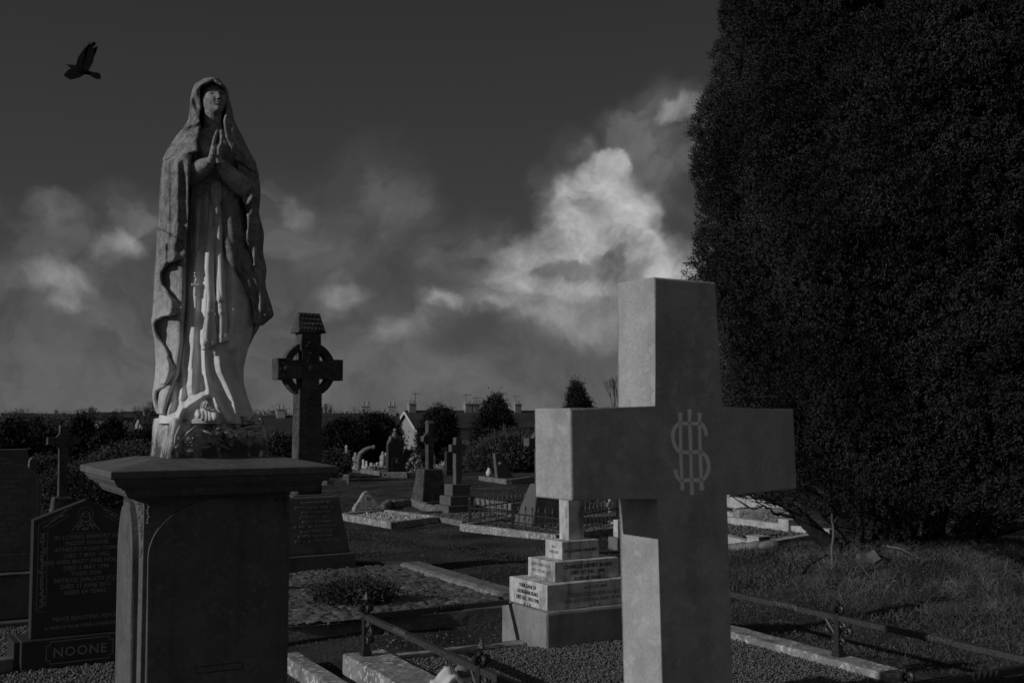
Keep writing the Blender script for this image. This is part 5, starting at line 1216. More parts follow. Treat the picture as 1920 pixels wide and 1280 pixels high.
# swag of the mantle drawn across the thigh on the right
def swag():
    Lk = [(343, 440), (360, 430), (386, 413), (410, 412), (437, 416), (455, 419), (479, 428), (499, 438), (516, 449), (524, 456), (548, 466), (559, 474), (575, 478), (609, 480)]
    Rk = [(343, 474), (400, 478), (450, 484), (500, 490), (540, 494), (560, 500), (575, 505), (590, 509), (609, 486)]
    vs = np.arange(345, 609, 2.0); q = np.linspace(0, 1, 90); Q, V = np.meshgrid(q, vs); L = np.interp(V, *zip(*Lk)); R = np.interp(V, *zip(*Rk)); U = L + Q * (R - L)
    gw = gown_w(np.clip(U, 352, 468), V); edge = np.exp(-(Q / .09) ** 2)
    W = np.where(U < 460, gw, gown_w(np.full_like(U, 460.), V)) - 2 + 2 * (1 - edge) - 6 * np.sin(np.clip(Q, 0, 1) * math.pi) ** .7 * np.clip((V - 400) / 90, 0, 1) + np.clip(Q - .62, 0, 1) * 55
    diag = U - L
    W = W - 3 * np.exp(-((diag - 6) / 5) ** 2) - 3 * np.exp(-((diag - 22) / 6) ** 2) + 4 * np.exp(-((diag - 14) / 4) ** 2) + 8 * np.exp(-((U - (446 + (V - 345) * .11)) / 6) ** 2) * np.clip((490 - V) / 40, 0, 1) - 3 * np.sin(U * .28 - V * .03) * np.clip((V - 500) / 30, 0, 1) - 3 * np.exp(-((diag - 34) / 5) ** 2) * np.clip((V - 400) / 40, 0, 1)
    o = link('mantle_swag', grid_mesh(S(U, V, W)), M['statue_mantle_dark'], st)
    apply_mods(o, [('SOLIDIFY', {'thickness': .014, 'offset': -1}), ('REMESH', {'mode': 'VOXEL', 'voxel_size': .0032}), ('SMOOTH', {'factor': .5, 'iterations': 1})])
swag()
# sash: belt and two fringed tails
def sash():
    mb = MB(); us = np.linspace(357, 443, 40); 
    for dv, r in ((-2.2, .0055), (2.2, .0055)): mb.tube([Vector(S(u, 338 + dv + .5 * math.sin(u * .2), float(gown_w(np.array(u), np.array(338.))) - 2.5).tolist()) for u in us], r, 6)
    mb.done('belt', M['statue_gown'], st, True)
    for ck, hw0, hw1, vb0, vb1, off in (([(345, 403), (400, 399), (500, 393), (560, 396), (600, 394), (655, 393)], 6, 12, 657, 645, 4.5), ([(345, 409), (450, 409), (560, 414), (600, 419), (645, 418)], 5, 7.5, 643, 639, 3.5)):
        q = np.linspace(-1, 1, 46); T = np.linspace(0, 1, 190); Q, TT = np.meshgrid(q, T); V = 343 + TT * ((vb0 + vb1) / 2 + (vb1 - vb0) / 2 * Q - 343)
        c = np.interp(V, *zip(*ck)); hw = hw0 + (hw1 - hw0) * np.clip((V - 560) / 70, 0, 1) ** 1.2; U = c + Q * hw
        W = gown_w(U, V) - off * np.clip((V - 343) / 140, .3, 1) * (1 - .25 * Q ** 2) - 3.4 * np.exp(-((Q + .45) / .22) ** 2) - 3 * np.exp(-((Q - .4) / .22) ** 2) + 2 * np.exp(-(Q / .2) ** 2)
        fr_ = np.clip((V - (vb0 - 19)) / 4, 0, 1); W = W + fr_ * 1.8 * np.sin(U * 2.6)
        for vk in (585,): W = W - 2 * np.exp(-((V - vk) / 3) ** 2)
        o = link('sash_tail', grid_mesh(S(U, V, W)), M['statue_gown'], st); apply_mods(o, [('SOLIDIFY', {'thickness': .011, 'offset': -1})])
sash()
def rosary():
    mb = MB(); 
    def string(pl, step, r, off=3.5):
        vs = np.arange(pl[0][1], pl[-1][1], step)
        for v in vs:
            u = np.interp(v, [p[1] for p in pl], [p[0] for p in pl]); mb.ball(Vector(S(u, v, float(gown_w(np.array(u), np.array(float(v)))) - off).tolist()), r, 2)
    string([(383, 339), (381, 380), (378, 430), (373, 468), (367, 488)], 5.4, .0058); string([(366, 494), (366, 524)], 6.0, .0062)
    string([(364, 312), (361, 350), (357, 425), (359, 470), (365, 490)], 5.6, .005, 2.5)
    mb.done('rosary_beads', M['statue_gown'], st, True)
    mb = MB(); w0 = float(gown_w(np.array(366.), np.array(540.))) - 4
    for u0, u1, v0, v1 in ((364, 368.2, 526, 553), (358.5, 374, 531.5, 535.8)):
        a = Vector(S(u0, v1, w0).tolist()); b = Vector(S(u1, v0, w0).tolist()); mb.box(a.x, b.x, a.y - (.004 if u0 > 360 else .006), a.y + .016, a.z, b.z, bev=.002)
    mb.done('rosary_cross', M['statue_gown'], st)
rosary()
def rose(mb, c, r, ax, seed=0):
    """rose: cupped outer petals round a spiral bud opening along ax"""
    rnd = random.Random(seed); ax = Vector(ax).normalized(); T = Matrix.Translation(c) @ ax.to_track_quat('Z', 'Y').to_matrix().to_4x4()
    for lay, (rr, z, n, sz) in enumerate(((.78, -.05, 5, .55), (.50, .22, 4, .46))):
        for k in range(n):
            a = 2 * math.pi * (k + rnd.uniform(-.2, .2)) / n + lay * .7; tl = rnd.uniform(.35, .75)
            m = T @ Matrix.Translation((r * rr * math.cos(a), r * rr * math.sin(a), r * z)) @ Matrix.Rotation(a, 4, 'Z') @ Matrix.Rotation(-tl, 4, 'Y')
            mb.ball((0, 0, 0), (r * sz * .75, r * sz * rnd.uniform(.85, 1.15), r * .16), 2, None); 
            b = mb.bm; b.verts.ensure_lookup_table(); q = b.verts[len(b.verts) - 42:]
            for v in q: v.co = m @ (v.co + Vector((0, 0, 2.2 * (v.co.x ** 2 + v.co.y ** 2) / r)))
    mb.ball(T @ Vector((0, 0, r * .28)), r * .40, 2)
    sp = [T @ Vector((r * (.08 + .30 * f) * math.cos(f * 11), r * (.08 + .30 * f) * math.sin(f * 11), r * (.74 - .22 * f))) for f in np.linspace(0, 1, 22)]
    mb.tube(sp, [r * .085] * 22, 6)
def leaf(mb, c, L, W, d, nrm, curl=.3):
    d = Vector(d).normalized(); n = Vector(nrm).normalized(); s = d.cross(n).normalized(); n = s.cross(d); b = bmesh.new(); rows = []
    for i in range(7):
        f = i / 6; w = W * math.sin(math.pi * min(1, f * .95 + .03)) ** .8; row = []
        for j in (-1, -.5, 0, .5, 1): row.append(b.verts.new(Vector(c) + d * L * (f - .3) + s * w * j + n * (abs(j) * w * .5 - curl * L * (f - .5) ** 2)))
        rows.append(row)
    for i in range(6):
        for j in range(4): b.faces.new((rows[i][j], rows[i][j + 1], rows[i + 1][j + 1], rows[i + 1][j]))
    bmesh.ops.recalc_face_normals(b, faces=b.faces[:]); bmesh.ops.solidify(b, geom=b.faces[:], thickness=.005); mb.add(b)
def foot_and_base():
    mb = MB(); w0 = float(gown_w(np.array(388.), np.array(785.)))
    mb.tube([SV(386, 772, w0 + 26), SV(386, 775, w0 + 8), SV(386, 779, w0 - 8)], [.040, .040, .030], 14)
    for u, v0, ln, r in ((371.5, 775, 10, .0115), (378.5, 776, 14, .0120), (386, 777, 16, .0125), (393, 777, 16, .0130), (402, 777, 14, .0175)): mb.tube([SV(u - .5, v0 - 4, w0 - 2), SV(u, v0, w0 - 12), SV(u + 1, v0 + ln * .45, w0 - 19), SV(u + 1, v0 + ln * .78, w0 - 22)], [r, r * 1.08, r * 1.02, r * .6], 10)
    mb.done('foot', M['statue_gown'], st, True)
    mb = MB(); rose(mb, SV(384, 760, w0 - 14), .024, (-.35, -1, .45), 3); mb.done('rose', M['statue_gown'], st, True)
    # rock block under the feet
    rz = PRZ - st.rotation_euler.z; wx, dy, H = .240, .195, .181
    b = bmesh.new(); bmesh.ops.create_cube(b, size=1); bmesh.ops.subdivide_edges(b, edges=b.edges[:], cuts=34, use_grid_fill=True)
    for v in b.verts:
        c = v.co; x, y, z = c.x * 2, c.y * 2, c.z + .5
        fx = wx * (1 - .05 * z - (.06 * z * z if y < 0 else 0)); fy = dy * (1 - .04 * z)
        co = Vector((x * fx, y * fy, z * H)); n = noise.noise(co * 9) * .6 + noise.noise(co * 21 + Vector((3, 1, 2))) * .35
        if abs(c.z) < .49:
            rid = abs(noise.noise(co * 7 + Vector((9, 0, 0)))); out_ = Vector((x, y, 0)); k = max(abs(x), abs(y))
            if y < -.9 and x > -.8: co.y += .035 * rid + n * .022 + .02 * z    # rough undercut front
            else: co += Vector((x if abs(x) > .98 else 0, y if abs(y) > .98 else 0, 0)) * n * .007
        elif c.z > .49: co.z += .004 + n * .006 - .020 * max(0, -y - .5) * max(0, x * .5 + .6) + .012 * (1 - abs(x)) * (1 - abs(y))
        v.co = co
    b.transform(Matrix.Translation((S(391, 858, 0)[0] + .003, .0, -.002)) @ Matrix.Rotation(rz, 4, 'Z')); m2 = MB(); m2.add(b); o = m2.done('rock_base', M['rock'], st, True)
    # carved roses, leaves and stems along the front top edge
    C0 = Vector((S(391, 858, 0)[0] + .003, 0, 0)); R = Matrix.Rotation(rz, 3, 'Z')
    def L(x, z, out=0.0): return C0 + R @ Vector((x, -dy - out, z))
    ro = MB(); lf = MB(); stm = MB(); rnd = random.Random(21); nf = R @ Vector((0, -1, .25))
    for x, z, r, sd in ((-.155, .085, .034, 1), (-.02, .112, .026, 2), (.10, .098, .024, 5), (.045, .060, .020, 6), (-.06, .055, .019, 7), (.165, .135, .020, 8)): rose(ro, L(x, z, .012), r, nf + Vector((rnd.uniform(-.2, .2), 0, rnd.uniform(-.1, .2))), sd)
    for k in range(30):
        x = rnd.uniform(-.19, .19); z = .10 + .045 * math.sin(x * 9 + 1) + rnd.uniform(-.045, .05); a = rnd.uniform(-1, 1) + (0 if rnd.random() < .5 else math.pi)
        leaf(lf, L(x, z, .014 + rnd.uniform(0, .012)), rnd.uniform(.035, .055), rnd.uniform(.010, .016), R @ Vector((math.cos(a), -.15, math.sin(a))), nf)
    for x0_, z0_, x1_, z1_ in ((-.21, .05, -.12, .15), (-.19, .15, -.215, .06), (-.10, .13, .02, .07), (.0, .15, .10, .07), (.06, .12, .20, .15), (-.05, .05, .06, .03), (.12, .09, .21, .12), (.02, .14, .035, .175), (-.14, .03, -.02, .06)):
        p, q = L(x0_, z0_, .014), L(x1_, z1_, .014); m = (p + q) / 2 + R @ Vector((rnd.uniform(-.015, .015), -.014, rnd.uniform(-.02, .02))); stm.tube([p, (p + m) / 2 + Vector((0, -.004, .003)), m, (m + q) / 2 + Vector((0, -.004, -.002)), q], [.005, .006, .006, .006, .004], 7)
    ro.done('carved_roses', M['rock'], o, True); lf.done('carved_leaves', M['rock'], o, True); stm.done('carved_stems', M['rock'], o, True)
foot_and_base()
# ------------------------------------------------------------------ vegetation
def sins(P, k, seed, n=5):
    r = np.random.default_rng(seed); s = np.zeros(len(P))
    for _ in range(n):
        d = r.normal(0, 1, 3); d /= np.linalg.norm(d); s += np.sin(P @ (d * k * r.uniform(.7, 1.4)) + r.uniform(0, 6.28))
    return s / n * 1.6
def quads(C, Nn, L, W, rng, jitter=.5, tri=False):
    """leaf quads at C with long axis Nn (n,3)"""
    n = len(C); a = Nn + rng.normal(0, jitter, (n, 3)); a /= np.linalg.norm(a, axis=1)[:, None]
    s = np.cross(a, rng.normal(0, 1, (n, 3))); s /= (np.linalg.norm(s, axis=1)[:, None] + 1e-9)
    L = (L * rng.uniform(.6, 1.2, n))[:, None]; W = (W * rng.uniform(.7, 1.2, n))[:, None]
    if tri:
        V = np.stack([C - s * W, C + s * W, C + a * L * 2], 1).reshape(-1, 3); return V, np.arange(3 * n).reshape(n, 3)
    V = np.stack([C - a * L, C + s * W, C + a * L, C - s * W], 1).reshape(-1, 3); return V, np.arange(4 * n).reshape(n, 4)
def crown(name, mat, parent, center, R, n_cl, per, cr, leaf, seed, lump=.18, zcut=-1, deep=.5, taper=0.0, up=.3, lean=(0, 0)):
    rng = np.random.default_rng(seed); d = rng.normal(0, 1, (n_cl, 3)); d /= np.linalg.norm(d, axis=1)[:, None]; d = d[d[:, 2] > zcut]; n = len(d)
    f = 1 - deep * rng.random(n) ** 3; f *= 1 + lump * sins(d, 5, seed + 1) + lump * .6 * sins(d, 11, seed + 2)
    P = d * f[:, None]
    if taper: sc = 1 - taper * (P[:, 2] + 1) / 2; P[:, 0] *= sc; P[:, 1] *= sc
    P = P * np.array(R); P[:, 0] += lean[0] * (P[:, 2] / R[2] + 1); P[:, 1] += lean[1] * (P[:, 2] / R[2] + 1)
    C = np.repeat(P, per, 0) + rng.normal(0, cr * .5, (n * per, 3)); Nn = np.repeat(d, per, 0) + np.array([0, 0, up])
    V, Q = quads(C, Nn, leaf[0], leaf[1], rng, .8)
    return link(name, fastmesh(name, V + np.array(center), Q), mat, parent)
def limb(mb, pts, r0, r1, seed=0, n=8, wob=.03):
    P = [Vector(p) for p in pts]; out = []; rnd = random.Random(seed); m = 5
    for i in range(len(P) - 1):
        p0, p1, p2, p3 = P[max(i - 1, 0)], P[i], P[i + 1], P[min(i + 2, len(P) - 1)]
        for k in range(m):
            s = k / m; out.append(.5 * ((2 * p1) + (-p0 + p2) * s + (2 * p0 - 5 * p1 + 4 * p2 - p3) * s * s + (-p0 + 3 * p1 - 3 * p2 + p3) * s ** 3) + Vector((rnd.uniform(-1, 1), rnd.uniform(-1, 1), rnd.uniform(-1, 1))) * wob * (1 if out else 0))
    out.append(P[-1]); N_ = len(out); mb.tube(out, [r0 + (r1 - r0) * i / (N_ - 1) for i in range(N_)], n)

def yew():
    cx, cy = 4.45, 11.5
    t = thing('yew_tree', 'huge dark clipped-looking yew with many stems rising from the grassy mound on the right', 'tree', (cx, cy, gz(cx, cy)))
    g0 = gz(cx, cy); rng = np.random.default_rng(5)
    def prof(z): return np.interp(z, [.25, .5, .9, 1.5, 2.4, 3.2, 4.5, 5.6, 7.0, 8.4, 9.4], [1.1, 1.7, 2.1, 2.34, 2.48, 2.48, 2.36, 2.26, 2.0, 1.2, .3])
    def radius(a, z, P):
        return prof(z) * (1 + .0) + .17 * sins(P, 2.3, 3) + .15 * sins(P, 6, 4) + .075 * sins(P, 14, 6, 7)
    def shell(n, inset, lo, hi, front=.75):
        a = np.where(rng.random(n) < front, rng.uniform(-math.pi * 1.02, .12 * math.pi, n), rng.uniform(0, 2 * math.pi, n)); z = rng.uniform(lo, hi, n)
        u = np.stack([np.cos(a) * 2.5, np.sin(a) * 2.5, z], 1); r = radius(a, z, u) - inset
        return a, z, u, r
    n = 44000; a, z, u, r = shell(n, 0, .38, 9.3); r -= .22 * rng.random(n) ** 1.6
    keep = (sins(u, 9, 21) + .6 * sins(u, 3.2, 22) > -1.45) 
    # arched openings under the skirt of the crown, left and right of the stems
    P = np.stack([np.cos(a) * r, np.sin(a) * r, z], 1)
    hang = .70 + .14 * sins(u, 3, 40) + .35 * np.exp(-((a + .62) / .5) ** 2) + .25 * np.exp(-((a + 2.7) / .6) ** 2) + .25 * (np.sin(a) > 0) + .36 * np.clip((np.cos(a) - .05) / .3, 0, 1)
    keep &= z > hang
    P = P[keep]; a = a[keep]; z = z[keep]
    pin = rng.uniform(-2.2, 2.2, (5200, 2)); zin = rng.uniform(.78, 1.35, 5200) + .10 * sins(np.stack([pin[:, 0], pin[:, 1], pin[:, 0]], 1), 2, 9); ok = np.hypot(pin[:, 0], pin[:, 1]) < 2.15
    kk = 2600; zin[:kk] = rng.uniform(.45, 1.05, kk); pin[:kk] = rng.uniform(-1.25, 1.25, (kk, 2)) + [0, .35]
    zin = zin + .34 * np.clip((pin[:, 0] - .45) / .4, 0, 1)
    P = np.vstack([P, np.stack([pin[:, 0], pin[:, 1], zin], 1)[ok]]); a = np.concatenate([a, np.arctan2(pin[ok, 1], pin[ok, 0])])
    per = 22; out = np.stack([np.cos(a), np.sin(a), np.full(len(a), .55)], 1)
    C = np.repeat(P, per, 0) + rng.normal(0, .024, (len(P) * per, 3)); Nn = np.repeat(out, per, 0)
    V, Q = quads(C, Nn, .020, .0060, rng, .65)
    V[:, 2] -= g0
    link('crown', fastmesh('crown', V, Q), M['yew'], t)
    # near-black lumpy core inside the leaf shell: crown shade put into its colour
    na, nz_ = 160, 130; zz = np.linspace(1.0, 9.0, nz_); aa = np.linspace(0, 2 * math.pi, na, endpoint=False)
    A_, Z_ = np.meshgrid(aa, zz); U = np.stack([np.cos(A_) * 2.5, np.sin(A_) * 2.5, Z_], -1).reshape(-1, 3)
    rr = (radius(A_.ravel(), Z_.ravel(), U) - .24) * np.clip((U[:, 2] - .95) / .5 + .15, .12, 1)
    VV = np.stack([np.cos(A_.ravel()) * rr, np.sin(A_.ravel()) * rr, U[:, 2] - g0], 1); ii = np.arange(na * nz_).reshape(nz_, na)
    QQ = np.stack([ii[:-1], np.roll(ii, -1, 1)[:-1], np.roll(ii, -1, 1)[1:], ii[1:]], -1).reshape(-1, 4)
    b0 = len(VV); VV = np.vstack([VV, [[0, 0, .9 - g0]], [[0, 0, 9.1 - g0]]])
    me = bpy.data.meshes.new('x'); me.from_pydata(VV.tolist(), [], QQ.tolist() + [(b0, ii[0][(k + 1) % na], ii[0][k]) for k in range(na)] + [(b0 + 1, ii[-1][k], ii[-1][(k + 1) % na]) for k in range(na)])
    link('dark_core', me, M['yew_in'], t, True)
    # stems: world pixel guides
    def w(u_, v_, d): p = wp(u_, v_, d); return p - Vector((cx, cy, g0))
    S = [([(1572, 1032, 11.0), (1535, 1002, 11.0), (1500, 968, 11.0), (1470, 944, 11.05), (1425, 926, 11.1), (1400, 915, 11.2)], .085, .03),
         ([(1620, 1030, 11.2), (1585, 990, 11.2), (1550, 955, 11.2), (1510, 915, 11.3)], .10, .05), ([(1650, 1030, 11.4), (1655, 960, 11.4), (1640, 880, 11.4)], .10, .07),
         ([(1690, 1032, 11.3), (1700, 960, 11.4), (1705, 860, 11.5)], .16, .10), ([(1745, 1030, 11.6), (1760, 950, 11.6), (1790, 860, 11.6)], .13, .08), ([(1612, 1028, 10.9), (1612, 985, 10.9), (1606, 940, 11.0)], .045, .03),
         ([(1790, 1025, 11.2), (1830, 1000, 11.1), (1870, 972, 11.0), (1935, 930, 11.0)], .085, .04), ([(1805, 1028, 11.1), (1850, 1008, 11.0), (1895, 988, 10.9), (1960, 978, 10.8)], .06, .025),
         ([(1780, 1022, 11.3), (1810, 985, 11.3), (1850, 950, 11.3)], .09, .05), ([(1850, 1006, 11.0), (1890, 996, 11.0), (1935, 985, 10.9)], .03, .012), ([(1835, 998, 11.0), (1860, 962, 11.0), (1880, 935, 11.0)], .04, .02),
         ([(1500, 968, 11.0), (1465, 965, 10.95), (1440, 952, 10.9), (1418, 948, 10.9)], .02, .006), ([(1470, 944, 11.05), (1440, 938, 11.0), (1395, 925, 11.0)], .02, .006)]
    for k, (pl, r0, r1) in enumerate(S):
        mb = MB(); limb(mb, [w(*q) for q in pl], r0, r1, k, 9, .014)
        q0 = w(*pl[0]); mb.done('trunk' if r0 > .08 else 'branch', M['bark'], t, True)
    rnd = random.Random(12)
    mb = MB()
    for k in range(70):       # fine twigs hanging out of the skirt
        side = rnd.random() < .5; u_ = rnd.uniform(1400, 1520) if side else rnd.uniform(1790, 1925); v_ = rnd.uniform(915, 955) if side else rnd.uniform(955, 1000); d = rnd.uniform(10.6, 11.4)
        p = w(u_, v_, d); dx = -1 if side else 1; q = p + Vector((dx * rnd.uniform(.08, .25), rnd.uniform(-.1, .1), rnd.uniform(-.05, .12))); r = q + Vector((dx * rnd.uniform(.03, .15), rnd.uniform(-.1, .1), rnd.uniform(-.08, .08)))
        mb.tube([p, q, r], [.007, .005, .002], 4)
    mb.done('twigs', M['bark'], t)
yew()
def mound_bits():
    p = gph(1563, 1066); t = thing('sapling', 'thin pale bare sapling stake standing on the mound in front of the yew stems', 'sapling', (p.x, p.y, gz(p.x, p.y)))
    h = zat(962, p.y) - gz(p.x, p.y); mb = MB(); limb(mb, [(0, 0, -.05), (-.012, 0, h * .3), (.004, 0, h * .6), (-.008, 0, h)], .017, .010, 3, 7, .004); mb.tube([(0, 0, h * .8), (.05, 0, h * .95)], .004, 4); mb.done('stem', M['dry'], t, True)
    p = gph(1632, 1056); b = MB(); b.ball((0, 0, .04), (.15, .09, .08), 2)
    for v in b.bm.verts: v.co += noise.noise_vector(v.co * 11) * .07
    o = b.done('rock', M['celtic_base'], None); o.location = (p.x, p.y, gz(p.x, p.y) - .01); props(o, 'angular grey rock half sunk in the mound in front of the yew', 'rock')
    for k, (pl, r, lab) in enumerate((([(1503, 1080, .02), (1522, 1066, .05), (1552, 1058, .09)], .014, 'dark fallen stick lying left of the sapling on the mound'), ([(1600, 1082, .02), (1612, 1076, .09), (1628, 1082, .02)], .007, 'pale bent twig looping out of the dry grass on the mound'), ([(1655, 1032, .05), (1690, 1045, .08), (1725, 1052, .03)], .009, 'pale broken branch lying at the foot of the yew stems'))):
        W_ = []
        for u, v, dz in pl: q = gph(u, v); W_.append(Vector((q.x, q.y, gz(q.x, q.y) + dz)))
        o0 = W_[0].copy(); mb = MB(); limb(mb, [q - o0 for q in W_], r, r * .6, k, 6, .004); o = mb.done('fallen_stick', M['bark'] if k == 0 else M['dry'], None, True); o.location = o0; props(o, lab, 'stick')
mound_bits()

def grass():
    rng = np.random.default_rng(3)
    def field(n, xr, yr, fn_len, width, mat, label, mask=None, clump=None, jit=.45, pw=1.6):
        y = yr[0] * (yr[1] / yr[0]) ** (rng.random(n) ** .8); x = rng.uniform(-1, 1, n) * (y * .48 + .6)
        if clump is not None:
            c = rng.normal(0, clump[2], (n, 2)); idx = rng.integers(0, len(clump[0]), n); x = clump[0][idx] + c[:, 0]; y = clump[1][idx] + c[:, 1]
        k = (x > xr[0]) & (x < xr[1]) & (y > yr[0])
        for pl in PLOTS: k &= ~inpoly(x, y, [(p[0], p[1]) for p in pl])
        if mask is not None: k &= mask(x, y)
        x, y = x[k], y[k]; z = gh(x, y); n = len(x); C = np.stack([x, y, z], 1)
        L = fn_len(x, y) * rng.uniform(.5, 1.3, n); d = np.stack([np.zeros(n), np.zeros(n), np.ones(n)], 1) + rng.normal(0, jit, (n, 3)) * np.array([1, 1, .3])
        d /= np.linalg.norm(d, axis=1)[:, None]; s = np.cross(d, rng.normal(0, 1, (n, 3))); s /= np.linalg.norm(s, axis=1)[:, None]
        W = (width * (y / 8) ** .6 * rng.uniform(.6, 1.3, n))[:, None]; mid = C + d * L[:, None] * .55; tip = C + d * L[:, None] + np.stack([rng.normal(0, .4, n) * L, rng.normal(0, .4, n) * L, -.18 * L], 1)
        V = np.stack([C - s * W, C + s * W, mid + s * W * .7, mid - s * W * .7, tip], 1).reshape(-1, 3); b = (5 * np.arange(n))[:, None]
        T = np.concatenate([b + np.array([[0, 1, 2]]), b + np.array([[0, 2, 3]]), b + np.array([[3, 2, 4]])], 1).reshape(-1, 3)
        o = link('grass', fastmesh('grass', V, T, 3), M[mat]); props(o, label, kind='stuff')
    onm = lambda x, y: np.exp(-(((x - 4.2) / 2.9) ** 2 + ((y - 10.2) / 2.6) ** 2))
    field(150000, (-6, 9), (5.5, 34), lambda x, y: .022 + .012 * (np.sin(x * 2.1 + np.sin(y * 1.7)) > .3) + .02 * onm(x, y), .0022, 'grass', 'short turf of the burial ground')
    field(60000, (1.6, 8), (6.8, 14), lambda x, y: .045 + .03 * onm(x, y), .0020, 'grass', 'longer grass on the mound under the yew', mask=lambda x, y: onm(x, y) > .15, jit=.7)
    cxs = rng.uniform(2.6, 6.6, 110); cys = rng.uniform(8.8, 11.0, 110)
    field(11000, (1.8, 8), (7.5, 13), lambda x, y: np.full(len(x), .16), .0014, 'dry', 'dry bleached grass tufts on the mound', clump=(cxs, cys, .075), jit=.8)
    # fallen leaves and daisies strewn over the grass
    for n_, box, mat, lab in ((900, (2.0, 6.5, 7.2, 11), 'litter', 'fallen dry leaves on the mound'), (200, (-1.2, .4, 7.1, 8.2), 'dry', 'pale leaves and chips in the grass behind the gravel plot')):
        x = rng.uniform(box[0], box[1], n_); y = rng.uniform(box[2], box[3], n_); k = np.ones(n_, bool)
        for pl in PLOTS: k &= ~inpoly(x, y, [(p[0], p[1]) for p in pl])
        x, y = x[k], y[k]; C = np.stack([x, y, gh(x, y) + .02], 1); V, Q = quads(C, np.tile([1., 0, .3], (len(x), 1)), .013, .007, rng, .8); o = link('fallen_leaves', fastmesh('fl', V, Q), M[mat]); props(o, lab, kind='stuff')
grass()

def bushes():
    def bush(name, label, px, d, vt, vb, wpx, mat, n, leaf, seed, cat='bush', per=16, taper=0, lump=.18, lean=(0, 0), group=None, trunk=True, dep=.8, up=.3):
        x = (px - 960) / F * d; s = d / F; g = gz(x, d); zt = zat(vt, d); zb = max(g, zat(vb, d)) - .05; zt -= leaf[0] * 1.2 + .07 * wpx * s / 2; R = (wpx * s / 2 * .92, wpx * s / 2 * dep * .9, (zt - zb) / 2 * (1.0 if taper else .93))
        t = thing(name, label, cat, (x, d, g), 0, group)
        crown('crown' if cat == 'tree' else 'foliage', M[mat], t, (0, 0, (zt + zb) / 2 - g), R, n, per, R[0] * .16 + leaf[0] * 2, leaf, seed, taper=taper, lump=lump, lean=lean, up=up)
        if trunk:
            mb = MB(); rnd = random.Random(seed); limb(mb, [(0, 0, -.1), (.02, 0, (zb - g) + R[2] * .5), (.05, 0, (zb - g) + R[2] * 1.3)], R[0] * .09 + .02, R[0] * .03, seed, 7, .01)
            for k in range(5): a = rnd.uniform(0, 6.28); limb(mb, [(0, 0, (zb - g) + R[2] * .3), (R[0] * .4 * math.cos(a), R[1] * .4 * math.sin(a), (zb - g) + R[2] * (1 + rnd.uniform(-.2, .3)))], R[0] * .04 + .01, .01, k, 6, .01)
            mb.done('trunk' if cat == 'tree' else 'stems', M['bark'], t)
        return t
    B = bush
    B('heather', 'low leafy heather-like plant growing on the crazy-paved grave', 668, 8.9, 1077, 1124, 150, 'leaf_mid', 620, (.016, .005), 31, 'plant', 12, lump=.3, dep=.6, up=.8)
    # beyond the left graves
    B('bush', 'dense dark bush behind the slim Celtic cross, left of the pedestal', 235, 19, 832, 950, 170, 'leaf_mid', 3600, (.024, .010), 32)
    B('bush', 'dark rounded bush reaching from the pedestal cap to the left cross', 170, 17, 868, 985, 180, 'leaf_mid', 3400, (.020, .009), 33)
    B('bush', 'low bush at the far left behind the slab', 95, 20, 850, 940, 90, 'leaf_mid', 1500, (.025, .010), 34)
    B('conifer', 'black pointed conifer at the far left edge', 28, 36, 792, 860, 66, 'leaf_dark', 700, (.09, .03), 35, 'tree', taper=.7)
    B('conifer', 'black conifer just left of the slim Celtic cross', 158, 34, 782, 870, 60, 'leaf_dark', 700, (.09, .03), 36, 'tree', taper=.7)
    B('conifer', 'black conifer between the slim Celtic cross and the pedestal cap', 212, 33, 790, 870, 66, 'leaf_dark', 700, (.09, .03), 37, 'tree', taper=.6)
    B('tree', 'dark bushy tree above the bushes left of the pedestal', 90, 42, 800, 880, 90, 'leaf_dark', 700, (.10, .035), 38, 'tree')
    B('bush', 'dark shrub between the statue base and the tall Celtic cross', 522, 26, 806, 890, 64, 'leaf_mid', 1500, (.03, .012), 39)
    B('bush', 'dark shrub directly behind the statue base, left side', 268, 27, 800, 885, 60, 'leaf_dark', 500, (.06, .02), 40)
    B('tree', 'broad round dark evergreen right of the tall Celtic cross', 702, 36, 774, 868, 98, 'leaf_dark', 3000, (.05, .02), 41, 'tree')
    B('tree', 'second broad evergreen overlapping the first, nearer the tall Celtic cross', 645, 35, 786, 872, 88, 'leaf_dark', 2600, (.05, .02), 42, 'tree')
    B('bush', 'small twiggy bush at the foot of the tall Celtic cross', 628, 28, 842, 890, 60, 'leaf_mid', 500, (.05, .016), 43)
    B('tree', 'round-topped dark tree right of the gabled house', 822, 38, 762, 880, 68, 'leaf_dark', 2600, (.05, .02), 44, 'tree')
    B('conifer', 'pointed dark conifer in front of the long roof', 928, 38, 744, 885, 108, 'leaf_dark', 3400, (.055, .02), 45, 'tree', taper=.72, lump=.14)
    B('bush', 'windblown pale-leaved shrub in front of the pointed conifer', 925, 31, 808, 888, 108, 'leaf_pale', 1800, (.075, .011), 46, lean=(.25, 0), up=.9)
    B('bush', 'windblown shrub behind the pyramid-based Celtic cross', 985, 32, 822, 888, 70, 'leaf_pale', 900, (.075, .011), 47, lean=(.2, 0), up=.9)
    B('bush', 'dark low shrub under the gabled house', 775, 34, 846, 882, 60, 'leaf_dark', 600, (.07, .025), 48)
    B('bush', 'dark low shrub between the two middle-distance crosses', 862, 33, 838, 886, 60, 'leaf_dark', 500, (.07, .025), 49)
    B('conifer', 'small bushy conifer showing above the left arm of the foreground cross', 1085, 48, 720, 850, 66, 'leaf_dark', 2400, (.06, .022), 50, 'tree', taper=.6, lump=.3)
